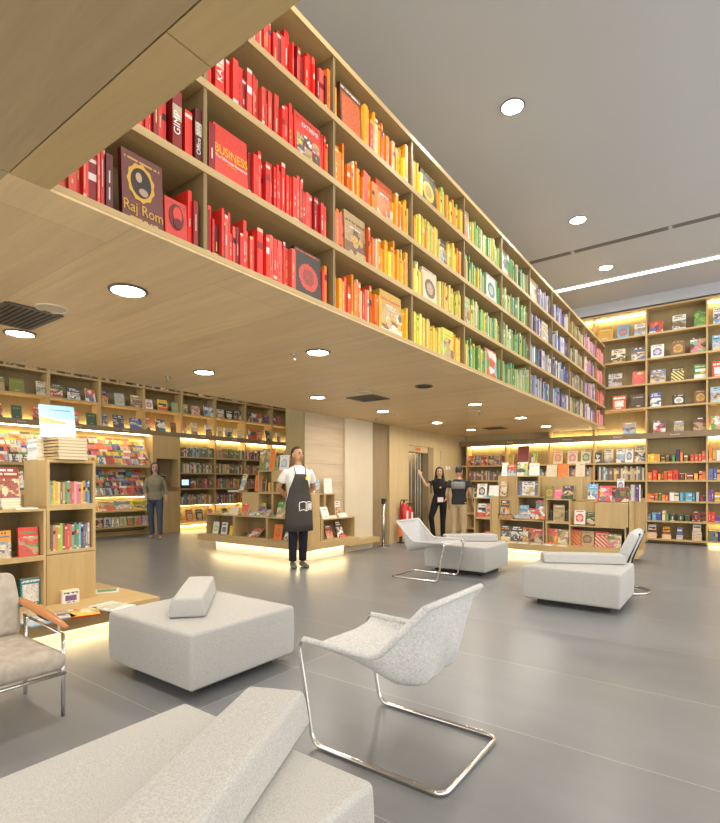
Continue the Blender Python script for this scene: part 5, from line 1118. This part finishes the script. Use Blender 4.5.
    for s in 'LR':
        sh, el, wr = J['sh' + s], J['el' + s], J['wr' + s]
        rr = [(sh.lerp(S((0, 0, 1.36)), .5), .055 * k, .06 * k), (sh + S((0, 0, -.02)), .058 * k * fw, .062 * k * fw)]
        if sleeve <= 1: rr += [(sh.lerp(el, sleeve * .6), .064 * k * fw, .066 * k * fw), (sh.lerp(el, sleeve), .065 * k * fw, .066 * k * fw)]; b.loft(rr, seg=16)
        else:
            rr += [(sh.lerp(el, .5), .058 * k * fw, .06 * k * fw), (el, .05 * k * fw, .052 * k * fw)]; b.loft(rr, seg=16); b.loft([(el.lerp(sh, .06), .05 * k * fw, .052 * k * fw), (el.lerp(wr, sleeve - 1), .042 * k, .042 * k)], seg=16)
    o = mk('top', b, top, t, world=False); fuse(o, .009 * k, 2, .5)
    # trousers
    b = MB(); b.loft([(S((0, 0, .84)), .10 * k, .105 * k), (S((0, 0, .90)), (.165) * k, .122 * k), (S((0, 0, .97)), .168 * k, .118 * k), (S((0, 0, 1.02)), .155 * k, .108 * k)], seg=20)
    for s in 'LR':
        hp, kn, an = J['hip' + s], J['kn' + s], J['an' + s]
        b.loft([(hp + S((0, 0, .03)), .09 * k, .10 * k), (hp.lerp(kn, .3), .090 * k, .096 * k), (kn, .067 * k, .07 * k), (kn.lerp(an, .4), .062 * k, .066 * k), (an.lerp(kn, .02), .056 * k, .06 * k)], seg=16)
    o = mk('trousers', b, bottom, t, world=False); fuse(o, .009 * k, 2, .5)
    for s in 'LR':
        an = J['an' + s]; f = P.get('ft' + s, Vector((.12 if s == 'L' else -.12, -1, 0))); f = Vector(f).normalized(); b = MB()
        b.loft([(an - f * .045 * k + S((0, 0, -.045)), .036 * k, .042 * k), (an + f * .0 + S((0, 0, -.04)), .042 * k, .046 * k), (an + f * .07 * k + S((0, 0, -.052)), .046 * k, .036 * k), (an + f * .15 * k + S((0, 0, -.062)), .044 * k, .026 * k), (an + f * .19 * k + S((0, 0, -.068)), .025 * k, .016 * k)], ref=Vector((0, 0, 1)).cross(f), seg=14)
        o = mk('shoe', b, shoe, t, world=False); fuse(o, .007 * k, 2, .5)
    return t, k, hd, S
M_TEE = fabric('white cotton', (.72, .70, .66), 60, .05, .2)
M_DENIM = fabric('dark denim', (.018, .019, .028), 80, .2, .3)
M_APRON = fabric('charcoal apron cloth', (.058, .054, .048), 90, .15, .3)
M_BLK = fabric('black cloth', (.018, .017, .018), 80, .2, .3)
M_OLV = fabric('grey olive knit', (.24, .22, .14), 60, .2, .4)
M_JEAN = fabric('blue grey jeans', (.07, .085, .12), 70, .2, .3)
M_KHAKI = fabric('khaki cloth', (.50, .40, .25), 70, .1, .3)
M_NAVYT = fabric('dark navy t-shirt', (.03, .03, .034), 70, .2, .3)
M_GREYT = fabric('grey shirt panel', (.20, .20, .20), 70, .1, .3)
M_SHOE = plain('grey shoe', (.10, .10, .095), .5); M_SHOEB = plain('black shoe', (.02, .02, .02), .4); M_SAND = plain('tan shoe', (.35, .22, .14), .5)
# clerk
dx, dy, _ = ray(298, 0); tt = 7.42
t, k, hd, S = person('standing clerk in white t-shirt and charcoal apron with hands behind back', (dx * tt, dy * tt, 0), 60, 1.755,
    dict(elL=(.27, .10, 1.15), wrL=(.06, .17, .98), elR=(-.27, .10, 1.15), wrR=(-.05, .17, .96), thL=(0, 0, 1), thR=(0, 0, 1), anL=(.075, .02, .09), anR=(-.075, .02, .09), knL=(.08, -.01, .5), knR=(-.08, -.01, .5)),
    (.42, .22, .115), (.02, .014, .010), M_TEE, M_DENIM, M_SHOE, head_yaw=22, head_pitch=-5, sleeve=.62)
b = MB(); nth = 14
rows_ = [(.54, .222, .172, 1.25), (.66, .218, .167, 1.25), (.80, .212, .160, 1.25), (.95, .205, .155, 1.25), (1.05, .178, .138, 1.2), (1.15, .170, .132, 1.05), (1.22, .172, .145, .80), (1.30, .178, .147, .60), (1.36, .17, .138, .50)]
n = len(b.v)
for (z, rx, ry, a) in rows_:
    for j in range(nth + 1):
        th = -a + 2 * a * j / nth; p = S((rx * math.sin(th), -ry * math.cos(th), z)); b.v.append(tuple(p))
for i in range(len(rows_) - 1):
    for j in range(nth): q = n + i * (nth + 1) + j; b.f.append([q, q + 1, q + nth + 2, q + nth + 1]); b.c.append((1, 1, 1)); b.m.append(0)
ap = mk('apron', b, M_APRON, t, world=False, smooth=True); sm = ap.modifiers.new('thick', 'SOLIDIFY'); sm.thickness = .004; sm.offset = 1
for sx in (-1, 1):
    b = MB(); b.tube([S((sx * .075, -.142, 1.36)), S((sx * .085, -.10, 1.44)), S((sx * .075, -.03, 1.495)), S((sx * .04, .065, 1.50))], .006, 6); mk('neck_strap', b, M_APRON, t, world=False)
def on_apron(u, z, r0=.165): # u: angle
    rx, ry = .212, .166
    return S((rx * math.sin(u), -ry * math.cos(u), z))
b = MB()
out = lambda pts: b.tube([on_apron(u, z) * 1.0 for u, z in pts], .006, 6)
out([(-.15, .93), (-.1, .955), (.2, .965), (.33, .955), (.36, .94), (.42, .957), (.7, .965), (.95, .945)]); out([(-.15, .93), (-.12, .83), (0, .845), (.2, .85), (.36, .83), (.6, .85), (.9, .84), (.95, .945)]); out([(.36, .94), (.36, .83)])
for q in (.5, .6, .7, .8): out([(q, .94), (q, .86)])
mk('book_emblem', b, M_WHT, t, world=False, label='white outlined open book emblem')
b = MB(); p = S((.085, -.150, 1.30)); b.tube([p, p + Vector((.004, -.012, 0))], .026, 16); mk('badge', b, plain('yellow badge', (.85, .72, .05), .4), t, world=False)
# woman walking by the magazines
dx, dy, _ = ray(155, 0); tt = 11.2
person('woman in grey-olive sweater and jeans walking past the magazine racks', (dx * tt, dy * tt, 0), 58, 1.67,
    dict(anL=(.11, -.06, .09), knL=(.1, -.06, .5), anR=(-.06, .10, .10), knR=(-.09, .02, .5), wrL=(.24, -.04, .9), elL=(.23, .03, 1.15), wrR=(-.18, -.13, .92), elR=(-.22, .03, 1.15)),
    (.50, .30, .20), (.05, .028, .018), M_OLV, M_JEAN, M_SAND, True, 'mid', sleeve=1.5)
# woman with raised arm beside the lift
dx, dy, _ = ray(439.5, 0); tt = 10.9
t, k, hd, S = person('dark-haired woman in black with one arm raised beside the lift', (dx * tt, dy * tt, 0), 28, 1.56,
    dict(elR=(-.31, -.06, 1.30), shR=(-.165, 0, 1.42), wrR=(-.44, -.08, 1.55), thR=(1, 0, 0), elL=(.24, .0, 1.15), wrL=(.16, -.16, 1.02), hipR=(-.09, 0, .92), knR=(-.2, -.12, .55), anR=(-.14, -.02, .10), knL=(.08, 0, .5), anL=(.08, .02, .09)),
    (.58, .36, .25), (.012, .009, .008), M_BLK, M_BLK, M_SHOEB, True, 'long', sleeve=.5)
b = MB(); p = S((.02, -.14, 1.27)); b.tube([p, p + Vector((0, -.01, 0))], .02, 12); mk('badge', b, plain('yellow badge small', (.85, .72, .05), .4), t, world=False)
b = MB(); p = S((.02, -.17, .98)); b.box(p.x - .06, p.x + .06, p.y - .008, p.y, p.z - .05, p.z + .05); mk('held_card', b, M_WHT, t, world=False)
# man seen from behind
dx, dy, _ = ray(459, 0); tt = 10.2
t, k, hd, S = person('man seen from behind in dark t-shirt and khaki trousers', (dx * tt, dy * tt, 0), 190, 1.56,
    dict(elR=(-.26, .02, 1.16), wrR=(-.27, -.12, .95), elL=(.26, .03, 1.15), wrL=(.26, -.05, .90), shL=(.21, 0, 1.42), shR=(-.21, 0, 1.42), anL=(.12, .02, .09), anR=(-.12, .02, .09)),
    (.42, .24, .15), (.02, .018, .016), M_NAVYT, M_KHAKI, M_SAND, sleeve=.55)
b = MB(); n = len(b.v); rr_ = [(1.24, .186, .134, .95), (1.30, .190, .136, 1.0), (1.36, .195, .132, 1.0), (1.41, .185, .118, .9)]
for (z, rx, ry, a) in rr_:
    for j in range(13): th = -a + 2 * a * j / 12; b.v.append(tuple(S((rx * math.sin(th), ry * math.cos(th), z))))
for i in range(3):
    for j in range(12): q = n + i * 13 + j; b.f.append([q, q + 1, q + 14, q + 13]); b.c.append((1, 1, 1)); b.m.append(0)
o = mk('shirt_yoke', b, M_GREYT, t, world=False, smooth=True); sm = o.modifiers.new('thick', 'SOLIDIFY'); sm.thickness = .006; sm.offset = 0
